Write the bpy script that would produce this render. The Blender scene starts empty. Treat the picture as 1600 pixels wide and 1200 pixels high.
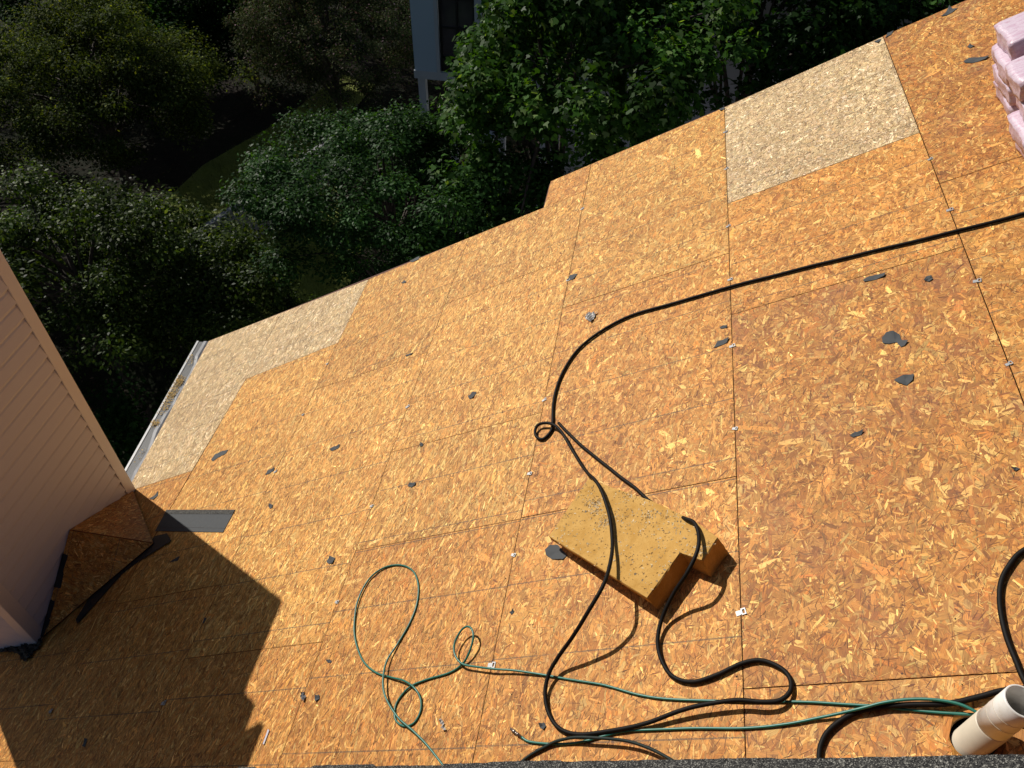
import bpy, bmesh, math, random
import numpy as np
from mathutils import Vector, Matrix

# ------------------------------------------------------------------ camera, light, exposure
SC = bpy.context.scene
COL = SC.collection
TH = math.asin(0.5229)                      # roof pitch
CT, ST = math.cos(TH), math.sin(TH)

cd = bpy.data.cameras.new('camera'); cam = bpy.data.objects.new('camera', cd); COL.objects.link(cam)
cd.sensor_width = 36.0; cd.lens = 36.0 * 1209.79 / 1600.0; cd.clip_start = 0.02; cd.clip_end = 600
_r = Vector((0.98494656, 0.17214412, 0.01570564)); _u = Vector((-0.13511869, 0.71005081, 0.69106497)); _b = _r.cross(_u)
cam.matrix_world = Matrix(((_r.x, _u.x, _b.x, -0.72452755), (_r.y, _u.y, _b.y, -4.05249955), (_r.z, _u.z, _b.z, 2.99090748), (0, 0, 0, 1)))
SC.camera = cam

SUN_TRAVEL = Vector((0.83, -0.535, -0.664)).normalized()
world = bpy.data.worlds.new('World'); SC.world = world; world.use_nodes = True
wn = world.node_tree.nodes; wl = world.node_tree.links
sky = wn.new('ShaderNodeTexSky'); sky.sky_type = 'NISHITA'; sky.sun_disc = False
sky.sun_elevation = math.asin(-SUN_TRAVEL.z); sky.sun_rotation = math.atan2(-SUN_TRAVEL.x, -SUN_TRAVEL.y)
wn['Background'].inputs['Strength'].default_value = 0.05
wl.new(sky.outputs[0], wn['Background'].inputs['Color'])
sd = bpy.data.lights.new('sun', 'SUN'); sun = bpy.data.objects.new('sun', sd); COL.objects.link(sun)
sd.energy = 5.0; sd.angle = math.radians(0.53); sd.color = (1.0, 0.95, 0.87)
sun.rotation_euler = SUN_TRAVEL.to_track_quat('-Z', 'Y').to_euler(); sun.location = (-20, 12, 16)
SC.view_settings.view_transform = 'Standard'; SC.view_settings.look = 'None'
SC.view_settings.exposure = 0.0; SC.view_settings.gamma = 1.0; SC.view_settings.use_curve_mapping = False
SC.cycles.max_bounces = 6; SC.cycles.diffuse_bounces = 4; SC.cycles.glossy_bounces = 2; SC.cycles.transmission_bounces = 3
SC.cycles.caustics_reflective = False; SC.cycles.caustics_refractive = False; SC.cycles.use_denoising = True

# ------------------------------------------------------------------ helpers
FT = 0.3048
GROUND = -8.5
HOUSE_LOC = Vector((-3.0, -1.0, GROUND))

def W(u, v, n=0.0):
    "roof coordinates (up the slope, along the ridge, off the deck) to world"
    return Vector((u * CT - n * ST, v, u * ST + n * CT))

def link(name, me, parent=None, loc=(0, 0, 0), rot=(0, 0, 0)):
    o = bpy.data.objects.new(name, me); COL.objects.link(o)
    o.rotation_euler = rot
    if parent is not None:
        o.parent = parent
        o.location = Vector(loc) - base_of(parent)
    else:
        o.location = loc
    return o

_base = {}
def base_of(o):
    return _base.get(o.name, Vector((0, 0, 0)))

def empty(name, loc, label=None, cat=None, group=None, parent=None):
    o = bpy.data.objects.new(name, None); COL.objects.link(o); o.empty_display_size = 0.2
    o.location = Vector(loc) - (base_of(parent) if parent else Vector((0, 0, 0)))
    if parent: o.parent = parent
    _base[o.name] = Vector(loc)
    tag(o, label, cat, group); return o

def tag(o, label=None, cat=None, group=None, kind=None):
    if label: o['label'] = label
    if cat: o['category'] = cat
    if group: o['group'] = group
    if kind: o['kind'] = kind
    return o

ROOF_ROT = (0, -TH, 0)

def new_mesh(name, verts, faces, mat=None, smooth=False):
    me = bpy.data.meshes.new(name); me.from_pydata([tuple(v) for v in verts], [], faces); me.update()
    if mat: me.materials.append(mat)
    if smooth: me.polygons.foreach_set('use_smooth', [True] * len(me.polygons))
    return me

def bm_mesh(name, bm, mat=None, smooth=False):
    me = bpy.data.meshes.new(name); bm.normal_update(); bm.to_mesh(me); bm.free()
    if mat: me.materials.append(mat)
    if smooth: me.polygons.foreach_set('use_smooth', [True] * len(me.polygons))
    return me

BOXF = [(0, 3, 2, 1), (4, 5, 6, 7), (0, 1, 5, 4), (1, 2, 6, 5), (2, 3, 7, 6), (3, 0, 4, 7)]
def box_mesh(name, x0, x1, y0, y1, z0, z1, mat=None, bevel=0):
    vs = [(x0, y0, z0), (x1, y0, z0), (x1, y1, z0), (x0, y1, z0), (x0, y0, z1), (x1, y0, z1), (x1, y1, z1), (x0, y1, z1)]
    if not bevel: return new_mesh(name, vs, BOXF, mat)
    bm = bmesh.new(); bv = [bm.verts.new(v) for v in vs]
    for f in BOXF: bm.faces.new([bv[i] for i in f])
    bmesh.ops.bevel(bm, geom=list(bm.edges), offset=bevel, segments=1, affect='EDGES')
    return bm_mesh(name, bm, mat)

def prism(name, poly, z0, z1, mat=None, bevel=0.0, poly_low=None):
    "polygon (x, y) extruded; z1 may be a list"
    n = len(poly); low = poly_low or poly
    a = sum(poly[i][0] * poly[(i + 1) % n][1] - poly[(i + 1) % n][0] * poly[i][1] for i in range(n))
    z1s = z1 if isinstance(z1, (list, tuple)) else [z1] * n
    if a < 0: poly = poly[::-1]; low = low[::-1]; z1s = list(z1s)[::-1]
    vs = [(p[0], p[1], z0) for p in low] + [(p[0], p[1], z) for p, z in zip(poly, z1s)]
    fs = [tuple(range(n - 1, -1, -1)), tuple(range(n, 2 * n))] + [(i, (i + 1) % n, n + (i + 1) % n, n + i) for i in range(n)]
    if not bevel: return new_mesh(name, vs, fs, mat)
    bm = bmesh.new(); bv = [bm.verts.new(v) for v in vs]
    for f in fs: bm.faces.new([bv[i] for i in f])
    bmesh.ops.bevel(bm, geom=list(bm.edges), offset=bevel, segments=2, affect='EDGES')
    return bm_mesh(name, bm, mat)

def catmull(pts, step):
    P = [np.array(p, float) for p in pts]; P = [2 * P[0] - P[1]] + P + [2 * P[-1] - P[-2]]
    out = []
    for i in range(1, len(P) - 2):
        a, b, c, d = P[i - 1], P[i], P[i + 1], P[i + 2]
        n = max(2, int(np.linalg.norm(c - b) / step))
        for k in range(n):
            t = k / n
            # centripetal-like softened tangents
            m1 = (c - a) * 0.5; m2 = (d - b) * 0.5
            L = np.linalg.norm(c - b)
            for m in (m1, m2):
                q = np.linalg.norm(m)
                if q > 1.3 * L: m *= 1.3 * L / q
            h00 = 2 * t**3 - 3 * t**2 + 1; h10 = t**3 - 2 * t**2 + t; h01 = -2 * t**3 + 3 * t**2; h11 = t**3 - t**2
            out.append(h00 * b + h10 * m1 + h01 * c + h11 * m2)
    out.append(P[-2]); return np.array(out)

def tube_data(path, radius, sides=8):
    path = np.asarray(path, float); n = len(path)
    rad = np.full(n, radius) if np.isscalar(radius) else np.asarray(radius)
    T = np.gradient(path, axis=0); T /= np.linalg.norm(T, axis=1)[:, None] + 1e-12
    ref = np.array([0.0, 0.0, 1.0]) if abs(T[0][2]) < 0.9 else np.array([1.0, 0, 0])
    N = np.cross(T[0], ref); N /= np.linalg.norm(N); vs = []
    for i in range(n):
        N = N - T[i] * (N @ T[i]); N /= np.linalg.norm(N) + 1e-12; B = np.cross(T[i], N)
        for k in range(sides):
            a = 2 * math.pi * k / sides; vs.append(path[i] + rad[i] * (math.cos(a) * N + math.sin(a) * B))
    fs = [(i * sides + k, i * sides + (k + 1) % sides, (i + 1) * sides + (k + 1) % sides, (i + 1) * sides + k) for i in range(n - 1) for k in range(sides)]
    fs += [tuple(range(sides - 1, -1, -1)), tuple((n - 1) * sides + k for k in range(sides))]
    return vs, fs

def tube_mesh(name, path, radius, mat, sides=8):
    vs, fs = tube_data(path, radius, sides); return new_mesh(name, vs, fs, mat, True)

# ------------------------------------------------------------------ materials
class NT:
    def __init__(s, name):
        s.m = bpy.data.materials.new(name); s.m.use_nodes = True; s.t = s.m.node_tree; s.n = s.t.nodes
        s.b = s.n['Principled BSDF']
    def add(s, typ, **kw):
        n = s.n.new(typ)
        for k, v in kw.items():
            if hasattr(n, k): setattr(n, k, v)
            else: n.inputs[k.replace('_', ' ')].default_value = v
        return n
    def l(s, a, b): s.t.links.new(a, b); return s
    def math(s, op, a, b=None, c=None, clamp=False):
        n = s.n.new('ShaderNodeMath'); n.operation = op; n.use_clamp = clamp
        for i, x in enumerate((a, b, c)):
            if x is None: continue
            if isinstance(x, (int, float)): n.inputs[i].default_value = x
            else: s.l(x, n.inputs[i])
        return n.outputs[0]
    def mix(s, fac, a, b, blend='MIX'):
        n = s.n.new('ShaderNodeMix'); n.data_type = 'RGBA'; n.blend_type = blend
        for sock, x in ((n.inputs[0], fac), (n.inputs[6], a), (n.inputs[7], b)):
            if isinstance(x, (int, float)): sock.default_value = x
            elif isinstance(x, tuple): sock.default_value = x if len(x) == 4 else (*x, 1)
            else: s.l(x, sock)
        return n.outputs[2]
    def noise(s, vec, scale, detail=3, rough=0.55, mapping=None):
        n = s.n.new('ShaderNodeTexNoise'); n.inputs['Scale'].default_value = scale
        n.inputs['Detail'].default_value = detail; n.inputs['Roughness'].default_value = rough
        if mapping:
            mp = s.n.new('ShaderNodeMapping'); mp.inputs['Scale'].default_value = mapping; s.l(vec, mp.inputs[0]); vec = mp.outputs[0]
        s.l(vec, n.inputs['Vector']); return n.outputs[0]
    def ramp(s, fac, stops, interp='LINEAR'):
        n = s.n.new('ShaderNodeValToRGB'); n.color_ramp.interpolation = interp
        e = n.color_ramp.elements
        while len(e) < len(stops): e.new(0.5)
        for el, (p, c) in zip(e, stops): el.position = p; el.color = (*c, 1) if isinstance(c, tuple) else (c, c, c, 1)
        s.l(fac, n.inputs[0]); return n.outputs[0]
    def bump(s, h, strength, dist):
        n = s.n.new('ShaderNodeBump'); n.inputs['Strength'].default_value = strength; n.inputs['Distance'].default_value = dist
        s.l(h, n.inputs['Height']); s.l(n.outputs[0], s.b.inputs['Normal'])
    def rough(s, v, spec=None):
        s.b.inputs['Roughness'].default_value = v
        if spec is not None: s.b.inputs['Specular IOR Level'].default_value = spec
    def obj(s): return s.n.new('ShaderNodeTexCoord').outputs['Object']

def simple(name, col, rough=0.6, var=0.15, scale=8.0, bump=0.0, bdist=0.002, bscale=60.0, metal=0.0, spec=0.5, detail=4):
    t = NT(name); v = t.obj(); f = t.noise(v, scale, detail)
    c = t.mix(f, tuple(x * (1 - var) for x in col), tuple(min(1, x * (1 + var)) for x in col))
    t.l(c, t.b.inputs['Base Color']); t.rough(rough, spec); t.b.inputs['Metallic'].default_value = metal
    if bump: t.bump(t.noise(v, bscale, 4), bump, bdist)
    return t.m

def make_osb(name, lines):
    t = NT(name); at = t.n.new('ShaderNodeAttribute'); at.attribute_name = 'fc'
    uv = t.n.new('ShaderNodeUVMap').outputs[0]; ob = t.obj()
    # fine chips between the strands
    vo = t.n.new('ShaderNodeTexVoronoi'); vo.inputs['Scale'].default_value = 70; t.l(ob, vo.inputs['Vector'])
    sep = t.n.new('ShaderNodeSeparateColor'); t.l(vo.outputs['Color'], sep.inputs[0])
    fine = t.math('ADD', t.math('MULTIPLY', sep.outputs[0], 0.7), 0.60)
    grain = t.noise(uv, 1.0, 4, 0.6, mapping=(22, 330, 1))
    gr = t.math('ADD', t.math('MULTIPLY', grain, 1.9), 0.08)
    isflake = at.outputs['Alpha']
    k = t.mix(isflake, fine, gr)
    col = t.mix(1.0, at.outputs['Color'], k, 'MULTIPLY')
    # weathering in broad patches
    big = t.noise(ob, 1.3, 4, 0.6); col = t.mix(1.0, col, t.ramp(big, [(0.25, (0.80, 0.74, 0.70)), (0.55, (1.0, 1.0, 1.0)), (0.8, (1.08, 1.06, 1.0))]), 'MULTIPLY')
    st = t.noise(ob, 4.5 if lines else 2.6, 6, 0.7); stm = t.ramp(st, [(0.62, 0.0), (0.74, 1.0)] if lines else [(0.50, 0.0), (0.70, 1.0)])
    col = t.mix(t.math('MULTIPLY', stm, 0.35 if lines else 0.5), col, (0.19, 0.075, 0.045))
    # inked nailing lines
    sx = t.n.new('ShaderNodeSeparateXYZ'); t.l(ob, sx.inputs[0])
    inf = t.n.new('ShaderNodeObjectInfo')
    yy = t.math('ADD', sx.outputs[1], t.math('MULTIPLY', inf.outputs['Random'], 0.3))
    wob = t.math('MULTIPLY', t.noise(ob, 0.8, 1), 0.01)
    fr = t.math('FRACT', t.math('DIVIDE', t.math('ADD', yy, wob), 0.4064))
    d = t.math('ABSOLUTE', t.math('SUBTRACT', fr, 0.5))
    ln = t.math('LESS_THAN', d, 0.0085)
    brk = t.ramp(t.noise(ob, 2.2, 5, 0.75, mapping=(1, 1, 1)), [(0.34, 0.0), (0.46, 1.0)])
    spk = t.ramp(t.noise(ob, 120, 2), [(0.30, 0.45), (0.5, 1.0)])
    lf = t.math('MULTIPLY', t.math('MULTIPLY', ln, brk), t.math('MULTIPLY', spk, lines * 0.8))
    up = t.n.new('ShaderNodeNewGeometry')
    col = t.mix(lf, col, (0.065, 0.055, 0.04))
    # nail holes and specks
    v2 = t.n.new('ShaderNodeTexVoronoi'); v2.inputs['Scale'].default_value = 9; t.l(ob, v2.inputs['Vector'])
    s2 = t.n.new('ShaderNodeSeparateColor'); t.l(v2.outputs['Color'], s2.inputs[0])
    rad = t.math('MULTIPLY', t.math('POWER', s2.outputs[1], 4.0), 0.045)
    hole = t.math('LESS_THAN', v2.outputs['Distance'], rad)
    col = t.mix(t.math('MULTIPLY', hole, 0.85), col, (0.02, 0.012, 0.01))
    t.l(col, t.b.inputs['Base Color']); t.rough(0.62, 0.28)
    t.bump(t.math('ADD', t.math('MULTIPLY', grain, 0.5), t.math('MULTIPLY', vo.outputs['Distance'], 0.6)), 0.6, 0.0022)
    return t.m
M_OSB = make_osb('oriented_strand_board', 0.85); M_OSB_PLAIN = make_osb('oriented_strand_board_unmarked', 0.0)

M_CLIP = simple('galvanised_clip_steel', (0.30, 0.30, 0.30), 0.5, 0.3, 60, metal=0.3)
M_FELT = simple('black_roofing_felt', (0.036, 0.040, 0.044), 0.75, 0.25, 30, 0.4, 0.001, 400)
M_FELT_SOFT = simple('black_roofing_membrane', (0.012, 0.012, 0.014), 0.6, 0.3, 20, 0.6, 0.004, 25)
M_RUBBER = simple('black_hose_rubber', (0.0055, 0.0042, 0.0035), 0.62, 0.7, 14, 0.3, 0.0006, 300, spec=0.16)
M_CORD = simple('dark_green_black_hose', (0.012, 0.020, 0.017), 0.6, 0.3, 40, spec=0.2)
M_GREEN = simple('green_hose_plastic', (0.010, 0.13, 0.095), 0.38, 0.25, 25)
M_BRASS = simple('worn_steel_fitting', (0.30, 0.25, 0.22), 0.35, 0.3, 60, metal=0.8)
M_WOOD = simple('rafter_lumber', (0.24, 0.15, 0.08), 0.8, 0.25, 10)
M_DARKWOOD = simple('stained_board_edge', (0.10, 0.035, 0.02), 0.8, 0.3, 20)
M_TRIM = simple('beige_vinyl_trim', (0.50, 0.485, 0.54), 0.45, 0.05, 3)
M_FLASH = simple('aluminium_sheet', (0.13, 0.13, 0.14), 0.5, 0.4, 14, 0.5, 0.006, 9, spec=0.3)
M_WHITE = simple('white_gutter_paint', (0.52, 0.52, 0.51), 0.4, 0.05, 5)
M_MESH = simple('dark_gutter_screen', (0.06, 0.06, 0.06), 0.6, 0.3, 80)
M_WIRE = simple('gutter_screen_wire', (0.13, 0.13, 0.13), 0.5, 0.2, 40)
M_LITTER = simple('dry_seed_litter', (0.50, 0.33, 0.10), 0.8, 0.45, 60)
M_PLASTIC = simple('milky_plastic_film', (0.34, 0.32, 0.30), 0.3, 0.2, 40, 0.8, 0.003, 60)
M_CAPMETAL = simple('painted_chase_cover', (0.35, 0.33, 0.30), 0.5, 0.1, 5)

def make_siding(name, col):
    t = NT(name); v = t.obj()
    g = t.noise(v, 1.0, 4, 0.6, mapping=(2, 2, 40)); g2 = t.noise(v, 0.7, 3)
    c = t.mix(g, tuple(x * 0.93 for x in col), tuple(x * 1.05 for x in col)); c = t.mix(t.math('MULTIPLY', g2, 0.25), c, tuple(x * 0.72 for x in col))
    t.l(c, t.b.inputs['Base Color']); t.rough(0.5, 0.4); t.bump(t.noise(v, 1.0, 3, 0.5, mapping=(1.5, 1.5, 5)), 0.5, 0.004)
    return t.m
M_SIDING = make_siding('beige_vinyl_siding', (0.48, 0.475, 0.55))
M_NSIDING = make_siding('pale_grey_siding', (0.42, 0.43, 0.44))

def make_foam():
    t = NT('yellow_foam'); v = t.obj(); n = t.noise(v, 5, 4); f = t.noise(v, 260, 3)
    c = t.mix(t.ramp(t.noise(v, 11, 5, 0.7), [(0.3, 0.0), (0.65, 1.0)]), (0.42, 0.225, 0.055), (0.56, 0.335, 0.105)); c = t.mix(t.ramp(f, [(0.35, 0.35), (0.5, 0.0)]), c, (0.25, 0.13, 0.03))
    t.l(c, t.b.inputs['Base Color']); t.rough(0.95, 0.1); t.bump(f, 0.5, 0.002); return t.m
M_FOAM = make_foam()
M_CHIPS = NT('foam_chips'); _a = M_CHIPS.n.new('ShaderNodeAttribute'); _a.attribute_name = 'fc'; M_CHIPS.l(_a.outputs['Color'], M_CHIPS.b.inputs['Base Color']); M_CHIPS.rough(0.85, 0.2); M_CHIPS = M_CHIPS.m

def make_wrap():
    t = NT('pink_shrink_wrap'); v = t.obj(); n = t.noise(v, 3, 3)
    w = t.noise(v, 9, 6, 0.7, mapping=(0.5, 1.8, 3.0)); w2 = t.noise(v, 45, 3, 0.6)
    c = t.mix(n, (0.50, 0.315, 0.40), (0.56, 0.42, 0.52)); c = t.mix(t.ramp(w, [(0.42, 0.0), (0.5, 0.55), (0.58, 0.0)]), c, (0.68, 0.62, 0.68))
    c = t.mix(t.ramp(t.noise(v, 14, 4, 0.7), [(0.60, 0.0), (0.68, 0.5)]), c, (0.42, 0.20, 0.24))
    t.l(c, t.b.inputs['Base Color']); t.rough(0.36, 0.5)
    t.bump(t.math('ADD', w, t.math('MULTIPLY', w2, 0.25)), 0.6, 0.010); return t.m
M_WRAP = make_wrap()

def make_pvc():
    t = NT('white_pvc_pipe'); v = t.obj(); sx = t.n.new('ShaderNodeSeparateXYZ'); t.l(v, sx.inputs[0])
    d = t.noise(v, 22, 4, 0.7); c = t.mix(t.ramp(d, [(0.5, 0.0), (0.75, 0.5)]), (0.72, 0.70, 0.66), (0.46, 0.41, 0.32))
    t.l(c, t.b.inputs['Base Color']); t.rough(0.4, 0.4); return t.m
M_PVC = make_pvc()
M_PVC_OLD = simple('weathered_pvc_coupling', (0.56, 0.49, 0.38), 0.45, 0.15, 12)

def make_shingle():
    t = NT('asphalt_granules'); v = t.obj()
    vo = t.n.new('ShaderNodeTexVoronoi'); vo.inputs['Scale'].default_value = 420; t.l(v, vo.inputs['Vector'])
    s = t.n.new('ShaderNodeSeparateColor'); t.l(vo.outputs['Color'], s.inputs[0])
    c = t.ramp(s.outputs[0], [(0.0, (0.012, 0.012, 0.013)), (0.45, (0.05, 0.048, 0.046)), (0.75, (0.11, 0.105, 0.095)), (1.0, (0.34, 0.33, 0.29))])
    c = t.mix(t.ramp(t.noise(v, 10, 3), [(0.3, 0.0), (0.7, 0.45)]), c, (0.03, 0.03, 0.03))
    t.l(c, t.b.inputs['Base Color']); t.rough(0.85, 0.2); t.bump(vo.outputs['Distance'], 0.9, 0.003); return t.m
M_SHINGLE = make_shingle()

def make_ground():
    t = NT('soil_and_leaf_litter'); v = t.obj()
    a = t.noise(v, 0.35, 5, 0.6); b = t.noise(v, 6, 5, 0.7); cc = t.noise(v, 30, 3)
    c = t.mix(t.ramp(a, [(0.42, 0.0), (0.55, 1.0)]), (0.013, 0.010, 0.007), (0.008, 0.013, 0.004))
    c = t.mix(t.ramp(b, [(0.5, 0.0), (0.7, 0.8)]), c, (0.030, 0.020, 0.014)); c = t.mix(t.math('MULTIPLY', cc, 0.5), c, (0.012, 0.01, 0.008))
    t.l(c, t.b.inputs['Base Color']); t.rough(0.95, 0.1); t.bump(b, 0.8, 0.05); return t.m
M_GROUND = make_ground()
M_LAWN = simple('lawn_green', (0.15, 0.18, 0.02), 0.9, 0.4, 2.0, 0.8, 0.03, 30)
M_BLADE = simple('grass_blade_green', (0.15, 0.18, 0.022), 0.7, 0.4, 1.0)
M_FENCE = simple('weathered_fence_wood', (0.26, 0.26, 0.27), 0.8, 0.25, 12)
M_BARK = simple('grey_brown_bark', (0.055, 0.042, 0.032), 0.9, 0.35, 12, 0.8, 0.02, 20)
M_NBLUE = simple('blue_grey_wall_paint', (0.40, 0.50, 0.58), 0.5, 0.05, 2)
M_NTRIM = simple('pale_house_trim', (0.45, 0.48, 0.51), 0.5, 0.06, 2)
M_BLACKFR = simple('black_window_frame', (0.012, 0.012, 0.013), 0.4, 0.1, 3)
M_NROOF = simple('far_house_shingles', (0.05, 0.045, 0.042), 0.9, 0.3, 9)
def make_glass():
    t = NT('dark_window_glass'); v = t.obj(); n = t.noise(v, 1.4, 3)
    t.l(t.mix(n, (0.02, 0.018, 0.02), (0.13, 0.11, 0.11)), t.b.inputs['Base Color']); t.rough(0.08, 0.6); t.bump(t.noise(v, 0.9, 2), 0.3, 0.02); return t.m  # lighter mottling in the base colour stands for reflections in the panes
M_GLASS = make_glass()

def make_leaf(name, rough=0.45, trans=0.32, tint=(2.0, 2.0, 0.35), spec=0.06):
    t = NT(name); at = t.n.new('ShaderNodeAttribute'); at.attribute_name = 'fc'
    t.l(at.outputs['Color'], t.b.inputs['Base Color']); t.rough(rough, spec)
    tr = t.n.new('ShaderNodeBsdfTranslucent'); t.l(t.mix(1.0, at.outputs['Color'], tint, 'MULTIPLY'), tr.inputs[0])
    mx = t.n.new('ShaderNodeMixShader'); mx.inputs[0].default_value = trans
    t.l(t.b.outputs[0], mx.inputs[1]); t.l(tr.outputs[0], mx.inputs[2]); t.l(mx.outputs[0], t.n['Material Output'].inputs[0]); return t.m
M_LEAF = make_leaf('tree_leaf')
M_LEAF_SMALL = make_leaf('small_tree_leaf', 0.65, 0.32, (1.8, 1.7, 0.4), 0.03)
M_PETAL = make_leaf('dull_leaf_and_blossom', 0.7, 0.2, (1.2, 1.2, 0.8), 0.03)

# ------------------------------------------------------------------ measured shapes on the deck: (u, v[, n]) in metres
BLACK_A = [(3.099, -0.318, 0.012), (2.489, -0.35, 0.012), (2.031, -0.345, 0.012), (1.513, -0.329, 0.012), (1.079, -0.291, 0.012), (0.593, -0.236, 0.012), (0.007, -0.183, 0.012), (-0.3, -0.174, 0.012), (-0.637, -0.161, 0.012), (-0.861, -0.224, 0.012), (-1.033, -0.361, 0.012), (-1.118, -0.569, 0.012), (-1.137, -0.779, 0.012), (-1.114, -0.958, 0.012), (-1.116, -1.03, 0.012), (-1.161, -1.078, 0.012), (-1.208, -1.052, 0.015), (-1.228, -0.999, 0.02), (-1.208, -0.963, 0.027), (-1.153, -0.97, 0.034), (-1.099, -0.998, 0.036), (-1.054, -1.041, 0.034), (-0.992, -1.134, 0.028), (-0.905, -1.289, 0.025), (-0.802, -1.452, 0.055), (-0.723, -1.551, 0.092), (-0.658, -1.669, 0.108), (-0.603, -1.817, 0.118), (-0.568, -1.977, 0.125), (-0.545, -2.129, 0.165), (-0.553, -2.264, 0.2), (-0.621, -2.37, 0.18), (-0.721, -2.451, 0.12), (-0.825, -2.518, 0.06), (-0.87, -2.578, 0.037), (-0.883, -2.658, 0.02), (-0.855, -2.741, 0.012), (-0.791, -2.807, 0.012), (-0.695, -2.836, 0.012), (-0.562, -2.829, 0.014), (-0.392, -2.804, 0.02), (-0.251, -2.771, 0.035), (-0.144, -2.752, 0.042), (-0.016, -2.742, 0.045), (0.081, -2.754, 0.042), (0.145, -2.748, 0.032), (0.184, -2.708, 0.02), (0.185, -2.655, 0.012), (0.152, -2.61, 0.012), (0.08, -2.575, 0.012), (0.003, -2.582, 0.012), (-0.102, -2.622, 0.012), (-0.204, -2.642, 0.012), (-0.292, -2.611, 0.012), (-0.343, -2.536, 0.014), (-0.359, -2.451, 0.02), (-0.334, -2.359, 0.04), (-0.263, -2.281, 0.09), (-0.176, -2.219, 0.15), (-0.128, -2.131, 0.165), (-0.129, -2.038, 0.15), (-0.156, -1.961, 0.135), (-0.207, -1.917, 0.115), (-0.276, -1.841, 0.05), (-0.35, -1.771, 0.02), (-0.442, -1.692, 0.012), (-0.537, -1.581, 0.012), (-0.679, -1.432, 0.012), (-0.834, -1.265, 0.012), (-0.98, -1.094, 0.012), (-1.071, -0.976, 0.012)]
BLACK_B = [(0.223, -3.104, 0.012), (0.258, -2.981, 0.012), (0.272, -2.906, 0.012), (0.308, -2.851, 0.012), (0.387, -2.803, 0.012), (0.476, -2.784, 0.016), (0.588, -2.78, 0.02), (0.703, -2.782, 0.02), (0.801, -2.766, 0.02), (0.894, -2.747, 0.02), (1.07, -2.748, 0.012), (1.18, -2.825, 0.012), (1.099, -2.992, 0.012), (1.025, -2.979, 0.03), (0.978, -2.852, 0.05), (0.94, -2.719, 0.012), (0.93, -2.638, 0.012), (0.923, -2.545, 0.012), (0.93, -2.446, 0.012), (0.955, -2.352, 0.012), (0.995, -2.287, 0.012), (1.053, -2.235, 0.012), (1.184, -2.189, 0.012), (1.382, -2.159, 0.012), (1.59, -2.174, 0.012), (1.8, -2.338, 0.012)]
BLACK_C = [(-1.066, -3.115, 0.008), (-0.967, -2.949, 0.008), (-0.845, -2.879, 0.012), (-0.761, -2.86, 0.024), (-0.664, -2.857, 0.034), (-0.495, -2.872, 0.034), (-0.382, -2.903, 0.03), (-0.292, -2.943, 0.03), (-0.103, -3.046, 0.02)]
GREEN_A = [(-0.979, -2.837, 0.008), (-0.941, -2.856, 0.006), (-0.863, -2.866, 0.006), (-0.77, -2.869, 0.006), (-0.677, -2.863, 0.006), (-0.565, -2.841, 0.006), (-0.466, -2.826, 0.006), (-0.261, -2.826, 0.006), (-0.005, -2.832, 0.006), (0.158, -2.826, 0.008), (0.274, -2.809, 0.012), (0.43, -2.788, 0.03), (0.504, -2.776, 0.035), (0.593, -2.77, 0.036), (0.673, -2.776, 0.036), (0.736, -2.792, 0.034), (0.777, -2.816, 0.03), (0.817, -2.848, 0.02), (0.829, -2.884, 0.005), (0.817, -2.906, -0.03), (0.787, -2.899, -0.12), (0.763, -2.852, -0.3)]
GREEN_FIT = [(-1.04, -2.8, 0.012), (-0.979, -2.837, 0.009)]
GREEN_B = [(-1.247, -3.052, 0.006), (-1.369, -2.95, 0.006), (-1.475, -2.865, 0.01), (-1.588, -2.792, 0.018), (-1.681, -2.736, 0.024), (-1.761, -2.669, 0.03), (-1.828, -2.592, 0.033), (-1.867, -2.504, 0.03), (-1.879, -2.411, 0.02), (-1.851, -2.318, 0.008), (-1.81, -2.21, 0.006), (-1.799, -2.097, 0.006), (-1.825, -1.974, 0.006), (-1.901, -1.868, 0.006), (-2.015, -1.812, 0.006), (-2.136, -1.812, 0.008), (-2.224, -1.878, 0.01), (-2.254, -2.01, 0.012), (-2.229, -2.147, 0.01), (-2.167, -2.28, 0.007), (-2.063, -2.4, 0.006), (-1.945, -2.473, 0.006), (-1.822, -2.512, 0.012), (-1.723, -2.539, 0.02), (-1.642, -2.582, 0.022), (-1.596, -2.635, 0.012), (-1.581, -2.696, 0.006), (-1.602, -2.75, 0.006), (-1.657, -2.763, 0.006), (-1.719, -2.733, 0.006), (-1.746, -2.681, 0.006), (-1.74, -2.627, 0.006), (-1.689, -2.569, 0.008), (-1.599, -2.538, 0.006), (-1.468, -2.511, 0.006), (-1.399, -2.478, 0.008), (-1.355, -2.44, 0.025), (-1.329, -2.369, 0.045), (-1.343, -2.319, 0.05), (-1.376, -2.295, 0.05), (-1.415, -2.309, 0.045), (-1.444, -2.365, 0.038), (-1.437, -2.42, 0.032), (-1.396, -2.468, 0.028), (-1.345, -2.491, 0.026), (-1.201, -2.518, 0.026), (-1.084, -2.53, 0.02), (-0.97, -2.551, 0.012), (-0.855, -2.574, 0.006), (-0.632, -2.621, 0.006), (-0.433, -2.681, 0.006), (-0.237, -2.713, 0.006), (-0.001, -2.731, 0.006), (0.177, -2.743, 0.006), (0.316, -2.755, 0.006), (0.462, -2.772, 0.006), (0.563, -2.791, 0.006), (0.663, -2.806, 0.006), (0.763, -2.815, 0.006), (0.839, -2.823, 0.006), (0.902, -2.86, 0.006), (1.007, -2.854, 0.006)]
FOAM_TOP = [(-0.956, -1.86, 0.092), (-0.371, -2.309, 0.125), (-0.224, -2.102, 0.125), (-0.12, -2.159, 0.125), (-0.05, -2.053, 0.125), (-0.166, -1.929, 0.11), (-0.393, -1.75, 0.08), (-0.781, -1.516, 0.075)]
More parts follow.
